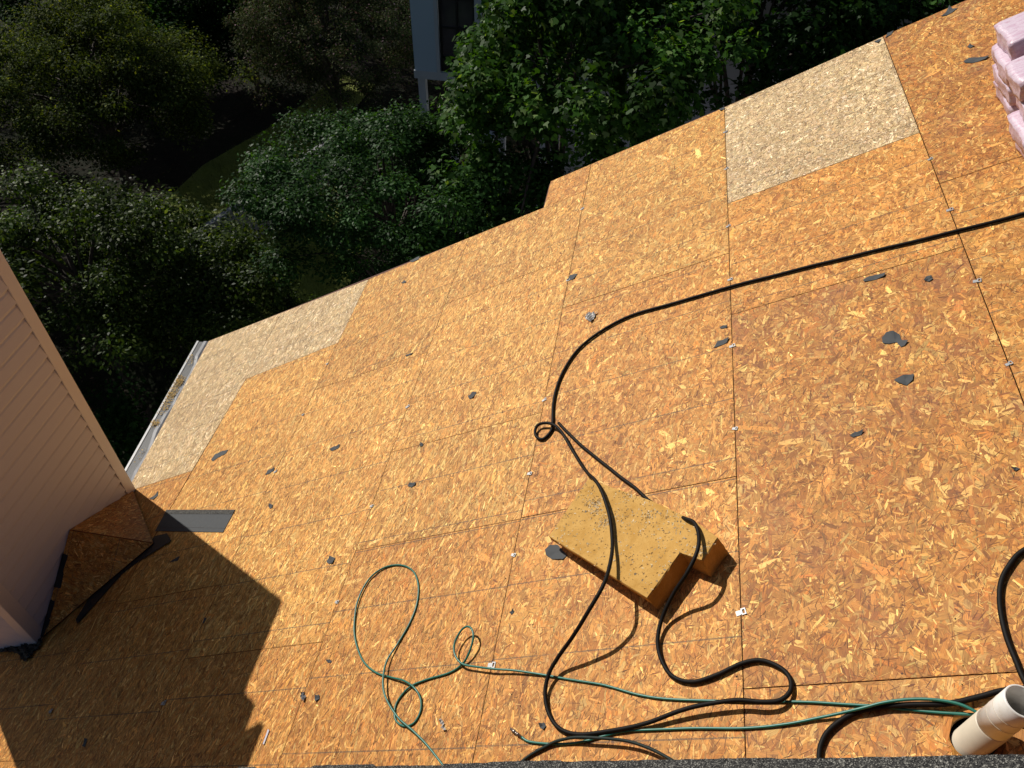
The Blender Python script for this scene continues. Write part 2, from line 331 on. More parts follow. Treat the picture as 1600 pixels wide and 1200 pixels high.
FOAM_BASE = [(-0.736, -1.84, 0), (-0.368, -2.299, 0), (-0.222, -2.106, 0), (-0.126, -2.166, 0), (-0.046, -2.054, 0)]
SCRAPS = [
  ('long black felt scrap with pointed ends below the corner of the left pale board', [(-4.656, -0.333), (-4.646, -0.27), (-4.587, -0.256), (-4.483, -0.262), (-4.49, -0.304), (-4.582, -0.33), (-4.624, -0.355)]),
  ('small black felt scrap beside a steel clip, up and right of the black starter strip', [(-3.767, -0.712), (-3.754, -0.67), (-3.691, -0.653), (-3.683, -0.693), (-3.73, -0.714)]),
  ('curled black leaf shaped scrap next to the corner of the sided chimney', [(-5.304, -0.615), (-5.261, -0.589), (-5.23, -0.546), (-5.195, -0.604), (-5.232, -0.638)]),
  ('slim grey felt scrap lying right of the starter strip and further down the slope', [(-3.109, -0.631), (-3.081, -0.607), (-3.016, -0.605), (-3.015, -0.637), (-3.073, -0.653)]),
  ('wedge shaped grey felt scrap left of where the black hose comes straight down', [(-1.87, -0.481), (-1.844, -0.452), (-1.805, -0.459), (-1.819, -0.51), (-1.851, -0.512)]),
  ('tiny grey sliver of felt between the upper left pale board and the wedge shaped scrap', [(-2.677, 0.254), (-2.598, 0.253), (-2.605, 0.233), (-2.664, 0.233)]),
  ('oval grey felt scrap above and left of the big green hose loop', [(-2.17, -1.193), (-2.157, -1.17), (-2.107, -1.176), (-2.1, -1.199), (-2.132, -1.212)]),
  ('dot of grey felt left of the small knot in the black hose', [(-2.185, -0.833), (-2.173, -0.819), (-2.151, -0.837), (-2.151, -0.854), (-2.173, -0.854)]),
  ('squarish grey felt scrap touching a steel clip near the step in the roof edge', [(-1.229, 0.512), (-1.208, 0.555), (-1.147, 0.548), (-1.162, 0.494), (-1.216, 0.498)]),
  ('small grey felt flake near the far roof edge, right of the left pale board', [(-3.123, 1.41), (-3.097, 1.445), (-3.048, 1.392), (-3.096, 1.396)]),
  ('dark felt bit lying on the far roof edge left of the step in it', [(-3.131, 1.753), (-3.069, 1.783), (-3.021, 1.777), (-3.019, 1.725), (-3.088, 1.721)]),
  ('round grey felt scrap with a notch just outside the tip of the chimney shadow', [(-2.665, -1.678), (-2.654, -1.642), (-2.599, -1.665), (-2.596, -1.708), (-2.644, -1.7)]),
  ('small grey felt scrap below the board corner left of the green hose', [(-2.35, -2.37), (-2.321, -2.368), (-2.304, -2.385), (-2.333, -2.386)]),
  ('dot of grey felt right of the black starter strip', [(-3.533, -1.07), (-3.532, -1.047), (-3.49, -1.062), (-3.48, -1.093), (-3.507, -1.093)]),
  ('rounded slate grey felt scrap tucked under the left corner of the foam block', [(-1.019, -1.876), (-0.997, -1.848), (-0.949, -1.856), (-0.909, -1.902), (-0.883, -1.929), (-0.905, -1.952), (-0.975, -1.937), (-1.01, -1.908)]),
  ('rounded grey felt scrap right of the brass end fitting of the green hose', [(-0.903, -2.778), (-0.878, -2.774), (-0.866, -2.791), (-0.876, -2.807), (-0.897, -2.795)]),
  ('tiny grey felt scrap left of the lower bend of the black hose below the foam', [(-1.17, -2.217), (-1.155, -2.198), (-1.145, -2.213), (-1.157, -2.23)]),
  ('largest black felt scrap, torn in two joined lobes on the big reddish board', [(0.753, -0.946), (0.777, -0.923), (0.81, -0.922), (0.834, -0.952), (0.836, -0.995), (0.864, -1.015), (0.843, -1.039), (0.826, -1.041), (0.815, -1.0), (0.78, -1.0), (0.753, -0.984)]),
  ('black felt scrap shaped like a half moon below the two lobed one', [(0.764, -1.243), (0.807, -1.229), (0.85, -1.236), (0.841, -1.274), (0.81, -1.297), (0.779, -1.27)]),
  ('long narrow grey felt scrap just under the straight run of black hose', [(0.728, -0.466), (0.746, -0.453), (0.792, -0.453), (0.841, -0.467), (0.831, -0.49), (0.78, -0.492), (0.732, -0.485)]),
  ('small rounded black felt scrap right of the long narrow one by the hose', [(1.002, -0.613), (1.016, -0.583), (1.042, -0.591), (1.043, -0.618), (1.023, -0.629)]),
  ('slanted black felt scrap low on the big reddish board, below the half moon one', [(0.533, -1.524), (0.554, -1.511), (0.595, -1.511), (0.581, -1.534), (0.545, -1.539)]),
  ('slanted leaf shaped grey felt scrap left of the long seam beside a clip', [(-0.108, -0.677), (-0.082, -0.633), (-0.014, -0.628), (-0.029, -0.665), (-0.09, -0.679)]),
  ('small grey felt sliver directly above the slanted leaf shaped scrap by the long seam', [(-0.069, -0.516), (-0.05, -0.507), (-0.019, -0.525), (-0.031, -0.537), (-0.065, -0.529)]),
  ('long wavy black felt scrap pointing at the pink packs', [(1.593, 1.419), (1.626, 1.434), (1.676, 1.391), (1.73, 1.354), (1.699, 1.328), (1.631, 1.351), (1.594, 1.388)]),
  ('small dark felt scrap above the long wavy one beside the pink packs', [(1.646, 1.585), (1.668, 1.602), (1.684, 1.553), (1.655, 1.555)]),
  ('forked black felt scrap at the far roof edge, highest in view', [(1.595, 2.164), (1.635, 2.199), (1.674, 2.273), (1.68, 2.217), (1.712, 2.189), (1.669, 2.158), (1.626, 2.151)]),
  ('dark felt bit on the upper corner of the right pale board', [(1.153, 2.215), (1.186, 2.225), (1.202, 2.208), (1.174, 2.169)]),
  ('dark felt bit at the roof edge just right of the right pale board', [(1.228, 2.202), (1.255, 2.267), (1.297, 2.254), (1.269, 2.214)]),
  ('small dark felt scrap near the right edge of the big reddish board', [(1.099, -1.859), (1.117, -1.857), (1.128, -1.866), (1.111, -1.875)]),
  ('dark felt bit on the roof edge at the left corner of the right pale board', [(-0.043, 2.179), (-0.011, 2.196), (0.005, 2.159), (-0.027, 2.143)]),
  ('thin black scrap in the chimney shadow close to the cricket', [(-4.442, -1.405), (-4.388, -1.374), (-4.341, -1.364), (-4.343, -1.404)]),
  ('small upright black scrap in the middle of the chimney shadow', [(-3.655, -1.996), (-3.654, -1.959), (-3.636, -1.965), (-3.634, -2.008)]),
  ('black sliver near the bottom of the chimney shadow', [(-4.291, -2.786), (-4.301, -2.738), (-4.275, -2.743), (-4.254, -2.795)]),
  ('dark curled scrap right of the chimney shadow beside a silver bit of foil', [(-2.338, -2.591), (-2.338, -2.57), (-2.311, -2.569), (-2.301, -2.59), (-2.317, -2.607)]),
]
STRIP = [(-4.914, -0.814), (-3.931, -1.017), (-3.941, -1.222), (-4.902, -1.031)]
VALLEY_FELT = [(-4.857, -1.09), (-4.697, -1.094), (-4.569, -1.19), (-4.709, -1.208), (-4.798, -1.283), (-4.904, -1.326), (-5.129, -1.51), (-5.217, -1.669), (-5.24, -1.838), (-5.306, -1.787), (-5.307, -1.618), (-5.257, -1.462), (-5.107, -1.336), (-5.024, -1.209), (-4.852, -1.171)]
WALL_FELT = [(-6.491, -1.915), (-6.264, -1.936), (-6.087, -1.918), (-5.835, -1.931), (-5.701, -1.944), (-5.677, -1.897), (-5.586, -1.949), (-5.608, -2.049), (-5.652, -2.109), (-5.732, -2.102), (-5.85, -2.028), (-6.096, -1.995), (-6.414, -1.979)]
FOIL = [(-2.453, -2.553), (-2.44, -2.539), (-2.407, -2.577), (-2.411, -2.598), (-2.447, -2.575)]
LATH = [(-2.606, -2.82), (-2.595, -2.823), (-2.596, -2.749), (-2.61, -2.742)]
CLEAR_A = [(-1.015, -0.014), (-0.99, 0.022), (-0.919, -0.003), (-0.948, -0.09), (-0.974, -0.072)]
CLEAR_B = [(-1.458, -2.735), (-1.442, -2.739), (-1.402, -2.785), (-1.416, -2.791)]
EXTRA_CLIPS = [(-2.445, -0.396), (-3.784, 0.536), (-1.231, 1.476), (-3.662, -2.538), (0.009, 1.78), (-3.709, -2.596)]
# ------------------------------------------------------------------ the setting: ground and lawn
def sheet(name, x0, x1, y0, y1, nx, ny, zfun, mat):
    xs = np.linspace(x0, x1, nx); ys = np.linspace(y0, y1, ny)
    vs = [(x, y, zfun(x, y)) for y in ys for x in xs]
    fs = [(j * nx + i, j * nx + i + 1, (j + 1) * nx + i + 1, (j + 1) * nx + i) for j in range(ny - 1) for i in range(nx - 1)]
    return new_mesh(name, vs, fs, mat, True)
def gz(x, y): return GROUND + 0.10 * math.sin(x * 0.31 + 1) * math.cos(y * 0.27) - 0.12
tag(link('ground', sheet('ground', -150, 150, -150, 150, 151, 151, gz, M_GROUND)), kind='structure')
LAWN = [(-12.6, 11.6), (-11.6, 10.6), (-9.6, 9.3), (-8.0, 7.6), (-6.6, 8.2), (-6.9, 11.2), (-8.4, 13.2), (-9.4, 16.4), (-9.2, 19.5), (-10.6, 20.0), (-11.2, 16.5), (-12.4, 13.6)]
vs = [(x, y, 0.0) for x, y in LAWN]
lawn_me = new_mesh('lawn', vs, [tuple(range(len(vs)))], M_LAWN); bm = bmesh.new(); bm.from_mesh(lawn_me)
bmesh.ops.triangulate(bm, faces=bm.faces)
for _ in range(3): bmesh.ops.subdivide_edges(bm, edges=list(bm.edges), cuts=1)
for v in bm.verts: v.co.z = gz(v.co.x, v.co.y) + 0.03
bm.to_mesh(lawn_me); bm.free()
tag(link('lawn', lawn_me), kind='structure')

def in_poly(x, y, P):
    c = False; n = len(P)
    for i in range(n):
        (x1, y1), (x2, y2) = P[i], P[(i + 1) % n]
        if (y1 > y) != (y2 > y) and x < (x2 - x1) * (y - y1) / (y2 - y1) + x1: c = not c
    return c
rg = np.random.default_rng(11)
vs, fs = [], []
while len(fs) < 16000:
    x, y = rg.uniform(-13, -6.5), rg.uniform(7.5, 20)
    if not in_poly(x, y, LAWN): continue
    z = gz(x, y) + 0.02; h = rg.uniform(.04, .11); a = rg.uniform(0, 6.28); dx, dy = math.cos(a) * .008, math.sin(a) * .008
    b = rg.normal(0, .03, 2); k = len(vs)
    vs += [(x - dx, y - dy, z), (x + dx, y + dy, z), (x + b[0], y + b[1], z + h)]; fs.append((k, k + 1, k + 2))
tag(link('grass', new_mesh('grass', vs, fs, M_BLADE)), label='short yellow green lawn grass between the trees', cat='grass', kind='stuff')

# ------------------------------------------------------------------ strand board panels
HOLE = (0.752, -2.888, 0.070)
KINDS = {  # main tones, dark tones, light tones
    'aged': [((0.49, 0.235, 0.070), 42), ((0.56, 0.29, 0.10), 28), ((0.40, 0.165, 0.042), 20), ((0.70, 0.46, 0.20), 13), ((0.26, 0.095, 0.025), 8), ((0.47, 0.18, 0.035), 8)],
    'sun':  [((0.55, 0.285, 0.092), 42), ((0.62, 0.36, 0.13), 28), ((0.44, 0.20, 0.054), 17), ((0.76, 0.54, 0.25), 15), ((0.28, 0.11, 0.03), 6), ((0.52, 0.22, 0.05), 8)],
    'red':  [((0.43, 0.195, 0.057), 42), ((0.51, 0.26, 0.088), 28), ((0.33, 0.125, 0.036), 20), ((0.68, 0.45, 0.19), 13), ((0.21, 0.075, 0.025), 8), ((0.42, 0.155, 0.035), 8)],
    'pale': [((0.50, 0.365, 0.185), 46), ((0.56, 0.43, 0.235), 26), ((0.40, 0.28, 0.13), 18), ((0.72, 0.61, 0.39), 12), ((0.27, 0.18, 0.085), 6), ((0.46, 0.31, 0.13), 6)],
}
def osb_panel(name, corners, kind, density, seed, parent, loc=None, rot=ROOF_ROT, hole=None, thick=0.012, matrix_pts=None, bias=0.35, lenscale=1.0, gap=0.0027, slim=0.30):
    "corners in local metres (x up the slope, y along the ridge), counter clockwise; flakes pressed on top"
    rnd = np.random.default_rng(seed)
    C = np.array(corners, float); ctr = C.mean(axis=0)
    # shrink by the joint gap
    n = len(C); A = sum(C[i][0] * C[(i + 1) % n][1] - C[(i + 1) % n][0] * C[i][1] for i in range(n))
    if A < 0: C = C[::-1]
    nin = []
    for i in range(n):
        e = C[(i + 1) % n] - C[i]; e /= np.linalg.norm(e); nin.append(np.array([-e[1], e[0]]))
    S = []
    for i in range(n):
        n1, n2 = nin[i - 1], nin[i]; m = np.array([n1, n2]); S.append(C[i] + np.linalg.solve(m, np.array([gap, gap])) if abs(np.linalg.det(m)) > 1e-6 else C[i] + n1 * gap)
    S = np.array(S); org = S[0].copy(); P = S - org
    mains = KINDS[kind]; w = np.array([k[1] for k in mains], float); w /= w.sum(); pal = np.array([k[0] for k in mains]) * (np.array([0.985, 0.905, 0.63]) * (1 + 0.05 * math.sin(seed * 2.3)) if kind in ('aged', 'sun') else np.array([0.985, 0.915, 0.63]) if kind == 'red' else np.array([1.06, 1.01, 1.02]))
    verts, faces, cols, uvs = [], [], [], []
    base = (*pal[0] * 0.95, 0.0); side = (0.20, 0.014, 0.012, 1.0) if kind != 'pale' else (0.10, 0.06, 0.03, 1.0)
    for p in P: verts.append((p[0], p[1], -thick))
    for p in P: verts.append((p[0], p[1], -0.0006))
    for i in range(n):
        faces.append((i, (i + 1) % n, n + (i + 1) % n, n + i)); cols.append(side)
    hl = None
    if hole is None:
        faces.append(tuple(range(n - 1, -1, -1))); cols.append(base)
        G = 10; cc = P.mean(axis=0)          # face in small triangles
        for i in range(n):
            a, b = P[i], P[(i + 1) % n]; idx_ = {}
            for r_ in range(G + 1):
                for q_ in range(r_ + 1):
                    pt = cc + (a - cc) * ((r_ - q_) / G) + (b - cc) * (q_ / G); idx_[r_, q_] = len(verts); verts.append((pt[0], pt[1], -0.0006))
            for r_ in range(G):
                for q_ in range(r_ + 1):
                    faces.append((idx_[r_, q_], idx_[r_ + 1, q_], idx_[r_ + 1, q_ + 1])); cols.append(base)
                    if q_ < r_: faces.append((idx_[r_, q_], idx_[r_ + 1, q_ + 1], idx_[r_, q_ + 1])); cols.append(base)
    else:
        hx, hy, hr = hole[0] - org[0], hole[1] - org[1], hole[2]; hl = (hx, hy, hr); m = 32
        ang = [math.atan2(p[1] - hy, p[0] - hx) for p in P]
        angs = sorted([2 * math.pi * k / m - math.pi for k in range(m)] + ang)
        ring, outer = [], []
        for a in angs:
            d = np.array([math.cos(a), math.sin(a)]); best = 1e9
            for i in range(n):
                p, q = P[i], P[(i + 1) % n]; e = q - p; M = np.array([[d[0], -e[0]], [d[1], -e[1]]])
                if abs(np.linalg.det(M)) < 1e-9: continue
                t, s = np.linalg.solve(M, p - np.array([hx, hy]))
                if t > 0 and -1e-6 <= s <= 1 + 1e-6: best = min(best, t)
            ring.append((hx + hr * d[0], hy + hr * d[1])); outer.append((hx + best * d[0], hy + best * d[1]))
        k0 = len(verts); L = len(angs)
        for z in (-0.0006, -thick):
            verts += [(*r, z) for r in ring]; verts += [(*r, z) for r in outer]
        for i in range(L):
            j = (i + 1) % L
            faces.append((k0 + i, k0 + L + i, k0 + L + j, k0 + j)); cols.append(base)
            b = k0 + 2 * L; faces.append((b + j, b + L + j, b + L + i, b + i)); cols.append(base)
            faces.append((k0 + j, b + j, b + i, k0 + i)); cols.append((0.20, 0.11, 0.045, 1.0))
    nb = len(verts); uv = []
    for f in faces: uv += [(verts[i][0], verts[i][1]) for i in f]
    # flakes
    area = abs(A) / 2; N = int(area * density * 1.8)
    lo, hi = P.min(0), P.max(0)
    cell = math.sqrt(area / max(N, 1)); nx_, ny_ = int((hi[0] - lo[0]) / cell) + 2, int((hi[1] - lo[1]) / cell) + 2
    gx, gy = np.meshgrid(np.arange(nx_), np.arange(ny_)); cx = lo[0] + (gx.ravel() + rnd.uniform(-.75, .75, gx.size)) * cell; cy = lo[1] + (gy.ravel() + rnd.uniform(-.75, .75, gx.size)) * cell
    sh_ = rnd.permutation(len(cx)); cx, cy = cx[sh_], cy[sh_]; ok = np.ones(len(cx), bool)
    for i in range(n): ok &= ((cx - P[i][0]) * -( P[(i + 1) % n] - P[i])[1] + (cy - P[i][1]) * (P[(i + 1) % n] - P[i])[0]) > 0
    cx, cy = cx[ok], cy[ok]; N = len(cx)
    ln = np.clip(np.exp(rnd.normal(math.log(0.034), 0.74, N)), 0.006, 0.17) * lenscale
    wd = np.clip(ln * np.exp(rnd.normal(math.log(slim), 0.5, N)), 0.0018, 0.040)
    # surface strands lean along the ridge in this deck, with plenty of strays
    th = np.where(rnd.random(N) < bias, rnd.normal(math.pi / 2 - 0.15, 0.38, N), rnd.uniform(0, math.pi, N))
    if hole:
        hx, hy, hr = hl; ax_, ay_ = np.cos(th), np.sin(th); tt = np.clip((hx - cx) * ax_ + (hy - cy) * ay_, -ln / 2, ln / 2)
        kp = np.hypot(cx + tt * ax_ - hx, cy + tt * ay_ - hy) - wd * .6 > hr; cx, cy, ln, wd, th = cx[kp], cy[kp], ln[kp], wd[kp], th[kp]; N = len(cx)
    ci = rnd.choice(len(pal), N, p=w); col = pal[ci] * np.exp(rnd.normal(0, 0.26, (N, 1))) * np.exp(rnd.normal(0, 0.03, (N, 3)))
    sl = rnd.random(N) < 0.27; wd[sl] = rnd.uniform(0.0008, 0.0028, sl.sum()); ln[sl] = rnd.uniform(0.008, 0.055, sl.sum())
    dk = sl & (rnd.random(N) < 0.75); col[dk] = np.array([0.12, 0.045, 0.014]) * np.exp(rnd.normal(0, .3, (dk.sum(), 1))); col[sl & ~dk] = pal[3] * 1.12  # dark slivers put shadow lines and dark edges between flakes into colour
    big = wd > 0.011; col[big] = col[big] * 0.72 + pal[0] * 0.28
    order = np.argsort(-0.75 * np.log(ln * wd) + rnd.normal(0, 0.8, N)); z = np.empty(N); z[order] = np.linspace(0.00008, 0.0013, N)
    tip = rnd.uniform(0.25, 1.0, (N, 2)); sk = rnd.normal(0, 0.18, (N, 6))
    c, s = np.cos(th), np.sin(th)
    loc6 = [(-.5 + sk[:, 0] * .3, -.5 * tip[:, 0]), (0 + sk[:, 1] * .5, -.5 - .15 * sk[:, 2]), (.5 + sk[:, 3] * .3, -.5 * tip[:, 1]),
            (.5 + sk[:, 4] * .3, .5 * tip[:, 1]), (0 - sk[:, 1] * .5, .5 + .15 * sk[:, 5]), (-.5 + sk[:, 2] * .3, .5 * tip[:, 0])]
    tilt = rnd.normal(0, 0.0002, (N, 2))
    X = np.stack([cx + (a * ln) * c - (b * wd) * s for a, b in loc6], 1); Y = np.stack([cy + (a * ln) * s + (b * wd) * c for a, b in loc6], 1)
    Z = np.stack([z + np.sign(a if np.isscalar(a) else a.mean()) * tilt[:, 0] * 0.3 for a, b in loc6], 1)
    pts = np.stack([X, Y], 2).reshape(-1, 2)
    for i in range(n):          # keep flakes on the board
        q = nin[i]; d = ((pts - P[i]) @ q).reshape(-1, 6).min(1); pts -= np.repeat(np.minimum(d, 0), 6)[:, None] * q[None, :]
    for i in range(n):
        q = nin[i]; d = (pts - P[i]) @ q; m_ = d < 0; pts[m_] -= np.outer(d[m_], q)
    if hl:
        v = pts - np.array(hl[:2]); r = np.linalg.norm(v, axis=1); m_ = r < hl[2]
        pts[m_] = np.array(hl[:2]) + v[m_] / (r[m_][:, None] + 1e-9) * hl[2]
    U = rnd.uniform(0, 50, (N, 1)) + np.stack([a * ln if not np.isscalar(a) else np.full(N, a) * ln for a, b in loc6], 1); V = rnd.uniform(0, 50, (N, 1)) + np.stack([b * wd for a, b in loc6], 1)
    allv = np.concatenate([np.array(verts), np.column_stack([pts, Z.reshape(-1)])])
    me = bpy.data.meshes.new(name)
    lens = [len(f) for f in faces] + [6] * N
    idx = np.concatenate([np.array([i for f in faces for i in f]), nb + np.arange(6 * N)])
    me.vertices.add(len(allv)); me.vertices.foreach_set('co', allv.astype(np.float32).ravel())
    me.loops.add(len(idx)); me.loops.foreach_set('vertex_index', idx.astype(np.int32))
    me.polygons.add(len(lens)); st = np.concatenate([[0], np.cumsum(lens)[:-1]]); me.polygons.foreach_set('loop_start', st.astype(np.int32))
    at = me.attributes.new('fc', 'FLOAT_COLOR', 'FACE')
    fc = np.concatenate([np.array(cols, float), np.column_stack([col, np.ones(N)])]); at.data.foreach_set('color', fc.astype(np.float32).ravel())
    ul = me.uv_layers.new(name='UVMap'); uvv = np.concatenate([np.array(uv), np.column_stack([U.ravel(), V.ravel()])]); ul.data.foreach_set('uv', uvv.astype(np.float32).ravel())
    me.update(calc_edges=True); me.validate(); me.materials.append(M_OSB_PLAIN if (kind == 'red' or hole) else M_OSB)
    if matrix_pts is not None:
        o = bpy.data.objects.new(name, me); COL.objects.link(o); o.parent = parent
        Mx = matrix_pts @ Matrix.Translation((org[0], org[1], 0)); Mx.translation -= base_of(parent); o.matrix_local = Mx; return o
    return link(name, me, parent, W(org[0], org[1], 0), rot)

house = empty('house', HOUSE_LOC, 'house with a bare strand board roof deck and a sided chimney', 'house')
E_ = -19.9
PANELS = [  # feet: corners (u, v), kind, flakes per square metre
    ([(-20.1, 5.98), (-19.05, -1.38), (-16, -1.30), (-15.95, 2.46), (-16.12, 5.86)], 'pale', 3600),
    ([(-19.05, -1.38), (-22.6, -1.5), (-22.6, -9.4), (-16, -9.4), (-16, -1.30)], 'aged', 3000),
    ([(-22.6, -9.4), (-22.6, -17), (-16, -17), (-16, -9.4)], 'aged', 1200),
    ([(-16.12, 5.86), (-15.95, 2.46), (-12, 2.62), (-12, 5.72)], 'pale', 3600),
    ([(-15.95, 2.46), (-16, -5.6), (-12, -5.6), (-12, 2.62)], 'sun', 3300),
    ([(-16, -5.6), (-16, -13.6), (-12, -13.6), (-12, -5.6)], 'aged', 3600),
    ([(-12, 5.72), (-12, 0.64), (-8, 0.64), (-8, 5.76)], 'sun', 3300),
    ([(-12, 0.64), (-12, -7.38), (-8, -7.38), (-8, 0.64)], 'sun', 3900),
    ([(-12, -7.38), (-12, -15.4), (-8, -15.4), (-8, -7.38)], 'aged', 4000),
    ([(-8, 5.76), (-8, 2.59), (-4, 2.59), (-4, 5.73)], 'sun', 3300),
    ([(-8, 2.59), (-8, -2.73), (-4, -2.73), (-4, 2.59)], 'sun', 3900),
    ([(-8, -2.73), (-8, -5.37), (-4, -5.37), (-4, -2.73)], 'sun', 3300),
    ([(-8, -5.37), (-8, -13.4), (-4, -13.4), (-4, -5.37)], 'aged', 3600),
    ([(-5.36, 7.17), (-5.36, 5.73), (-4, 5.73), (-4, 7.17)], 'aged', 2600),
    ([(-4, 7.17), (-4, 0.60), (0, 0.60), (0, 7.17)], 'sun', 2800),
    ([(-4, 0.60), (-4, -5.35), (0, -5.35), (0, 0.60)], 'aged', 3300),
    ([(-4, -5.35), (-4, -13.3), (0, -13.3), (0, -5.35)], 'aged', 3900),
    ([(0, 7.19), (0, 2.49), (4, 2.53), (4, 7.38)], 'pale', 4600),
    ([(0, 2.49), (0, -1.41), (4, -1.41), (4, 2.53)], 'aged', 3200),
    ([(0, -1.41), (0, -8.79), (4, -8.79), (4, -1.41)], 'red', 3900),
    ([(0, -8.79), (0, -16.8), (4, -16.8), (4, -8.79)], 'aged', 3900),
    ([(4, 7.40), (4, 0.58), (8, 0.58), (8, 7.45)], 'red', 3200),
    ([(4, 0.58), (4, -7.4), (8, -7.4), (8, 0.58)], 'aged', 3400),
    ([(4, -7.4), (4, -15.4), (8, -15.4), (8, -7.4)], 'aged', 1500),
    ([(8, 7.45), (8, 2.6), (12, 2.6), (12, 7.45)], 'aged', 1500),
    ([(8, 2.6), (8, -5.4), (12, -5.4), (12, 2.6)], 'aged', 1200),
    ([(8, -5.4), (8, -13.4), (12, -13.4), (12, -5.4)], 'aged', 800),
    ([(-22.6, -17), (-22.6, -19), (12, -19), (12, -17)], 'aged', 300),
    ([(-16, -13.6), (-16, -17), (-8, -17), (-8, -15.4), (-12, -15.4), (-12, -13.6)], 'aged', 300),
]
for i, (cs, kind, dens) in enumerate(PANELS):
    if len(cs) == 6 and i == len(PANELS) - 1: continue
    hole = HOLE if i == 20 else None
    osb_panel('osb_panel', [(a * FT, b * FT) for a, b in cs], kind, dens, 100 + i, house, hole=hole,
              lenscale=1.75 if i == 19 else (0.72 if kind == 'pale' else (1.5 if i in (20, 16, 22) else (1.0 if cs[0][0] <= -8 else 1.2))), slim=0.19 if cs[0][0] <= -8 else (0.25 if cs[0][0] < -3 else 0.31), gap=0.0016 if cs[0][0] < -7 else 0.0021,
              bias=0.8 if cs[0][0] <= -8 else (0.5 if cs[0][0] < -3 else 0.3))

# rafters under the deck and edge boards
def roof_box(name, u0, u1, v0, v1, n0, n1, mat, parent, bevel=0):
    me = box_mesh(name, 0, u1 - u0, 0, v1 - v0, n0, n1, mat, bevel); return link(name, me, parent, W(u0, v0, 0), ROOF_ROT)
for k in range(-9, 4):
    v = (-1.33 + 2 * k) * FT; u0 = -19 * FT if v < 1.7 else -5.3 * FT
    if abs(v - HOLE[1]) < 0.13: v -= 0.15
    if v > 5.5 * FT and v < 6 * FT: continue
    roof_box('rafter', u0, 11.9 * FT, v - 0.019, v + 0.019, -0.20, -0.0135, M_WOOD, house)
def edge_board(a, b, parent, name='rake_board', drop=0.15, th=0.022, mat=M_DARKWOOD):
    a = np.array(a) * FT; b = np.array(b) * FT; d = (b - a) / np.linalg.norm(b - a); q = np.array([d[1], -d[0]])
    P = [a - q * .001, b - q * .001, b - q * (.001 + th), a - q * (.001 + th)]
    me = prism(name, [tuple(p - a) for p in P], -drop, -0.0135, mat); return link(name, me, parent, W(a[0], a[1], 0), ROOF_ROT)
edge_board((-5.36, 7.15), (11.9, 7.38), house); edge_board((-20.0, 5.95), (-5.4, 5.72), house); edge_board((-5.34, 5.72), (-5.34, 7.12), house)
edge_board((-19.05, -1.38), (-20.05, 5.9), house, 'fascia', 0.14, 0.009, M_DARKWOOD)

# steel clips in the long seams
def clip_mesh():
    bm = bmesh.new()
    def b(x0, x1, y0, y1, z0, z1):
        vv = [bm.verts.new(p) for p in [(x0, y0, z0), (x1, y0, z0), (x1, y1, z0), (x0, y1, z0), (x0, y0, z1), (x1, y0, z1), (x1, y1, z1), (x0, y1, z1)]]
        for f in BOXF: bm.faces.new([vv[i] for i in f])
    b(-0.022, -0.003, -0.012, 0.012, 0.0016, 0.0030)
    b(0.003, 0.008, -0.016, 0.016, 0.0016, 0.0060); b(0.008, 0.019, -0.016, -0.010, 0.0016, 0.0055)
    b(0.008, 0.019, 0.010, 0.016, 0.0016, 0.0055); b(0.019, 0.024, -0.016, 0.016, 0.0016, 0.0060)
    b(-0.0029, 0.0029, -0.010, 0.010, -0.010, 0.0040)
    return bm_mesh('sheathing_clip', bm, M_CLIP)
CLIPME = clip_mesh()
for k, (u, v) in enumerate([(0, 5.81), (0, 1.58), (0, -.32), (0, -2.31), (0, -4.35), (0, -7.72), (4, 1.46), (4, -.31), (4, -2.36), (4, -4.28), (-4, 1.66), (-4, -2.38),
             (-4, -4.33), (-4, -6.14), (-4, -8.16), (-8, -4.25), (-8, -6.55), (-12, -.33), (-12, -2.32), (-12, -8.34), (-8, -1.3), (-12.02, 1.7), (-4, 4.8), (0, 4.0)]):
    o = link('sheathing_clip', CLIPME, house, W(u * FT, v * FT, 0), (0, -TH, 0))
    o.rotation_euler = (Matrix.Rotation(-TH, 3, 'Y') @ Matrix.Rotation(random.uniform(-.35, .35), 3, 'Z')).to_euler()
    sc_ = random.uniform(0.62, 0.80) + (0.25 if v < -7 else 0); o.scale = (sc_, sc_, 1)

# house body below the deck
XE, XR = -18.9 * FT * CT + 0.0, 11.9 * FT * CT
def zroof(x): return x * ST / CT
def wall_poly(name, pts, mat, parent=house):
    ctr = Vector(pts[0]); me = new_mesh(name, [Vector(p) - ctr for p in pts], [tuple(range(len(pts)))], mat); return link(name, me, parent, ctr)
dz = 0.16
yN, yF1, yF2 = -5.75, 1.62, 2.05
wall_poly('wall', [(XE, yN, GROUND), (XE, yF1, GROUND), (XE, yF1, zroof(XE) - dz), (XE, yN, zroof(XE) - dz)], M_SIDING)
wall_poly('wall', [(XE, yF1, GROUND), (-1.3, yF1, GROUND), (-1.3, yF1, zroof(-1.3) - dz), (XE, yF1, zroof(XE) - dz)], M_SIDING)
wall_poly('wall', [(-1.3, yF1, GROUND), (-1.3, yF2, GROUND), (-1.3, yF2, zroof(-1.3) - dz), (-1.3, yF1, zroof(-1.3) - dz)], M_SIDING)
RX = XR * 2 - XE
wall_poly('wall', [(-1.3, yF2, GROUND), (RX, yF2, GROUND), (RX, yF2, zroof(XE) - dz), (XR, yF2, zroof(XR) - dz), (-1.3, yF2, zroof(-1.3) - dz)], M_SIDING)
wall_poly('wall', [(XE, yN, GROUND), (XE, yN, zroof(XE) - dz), (XR, yN, zroof(XR) - dz), (RX, yN, zroof(XE) - dz), (RX, yN, GROUND)], M_SIDING)
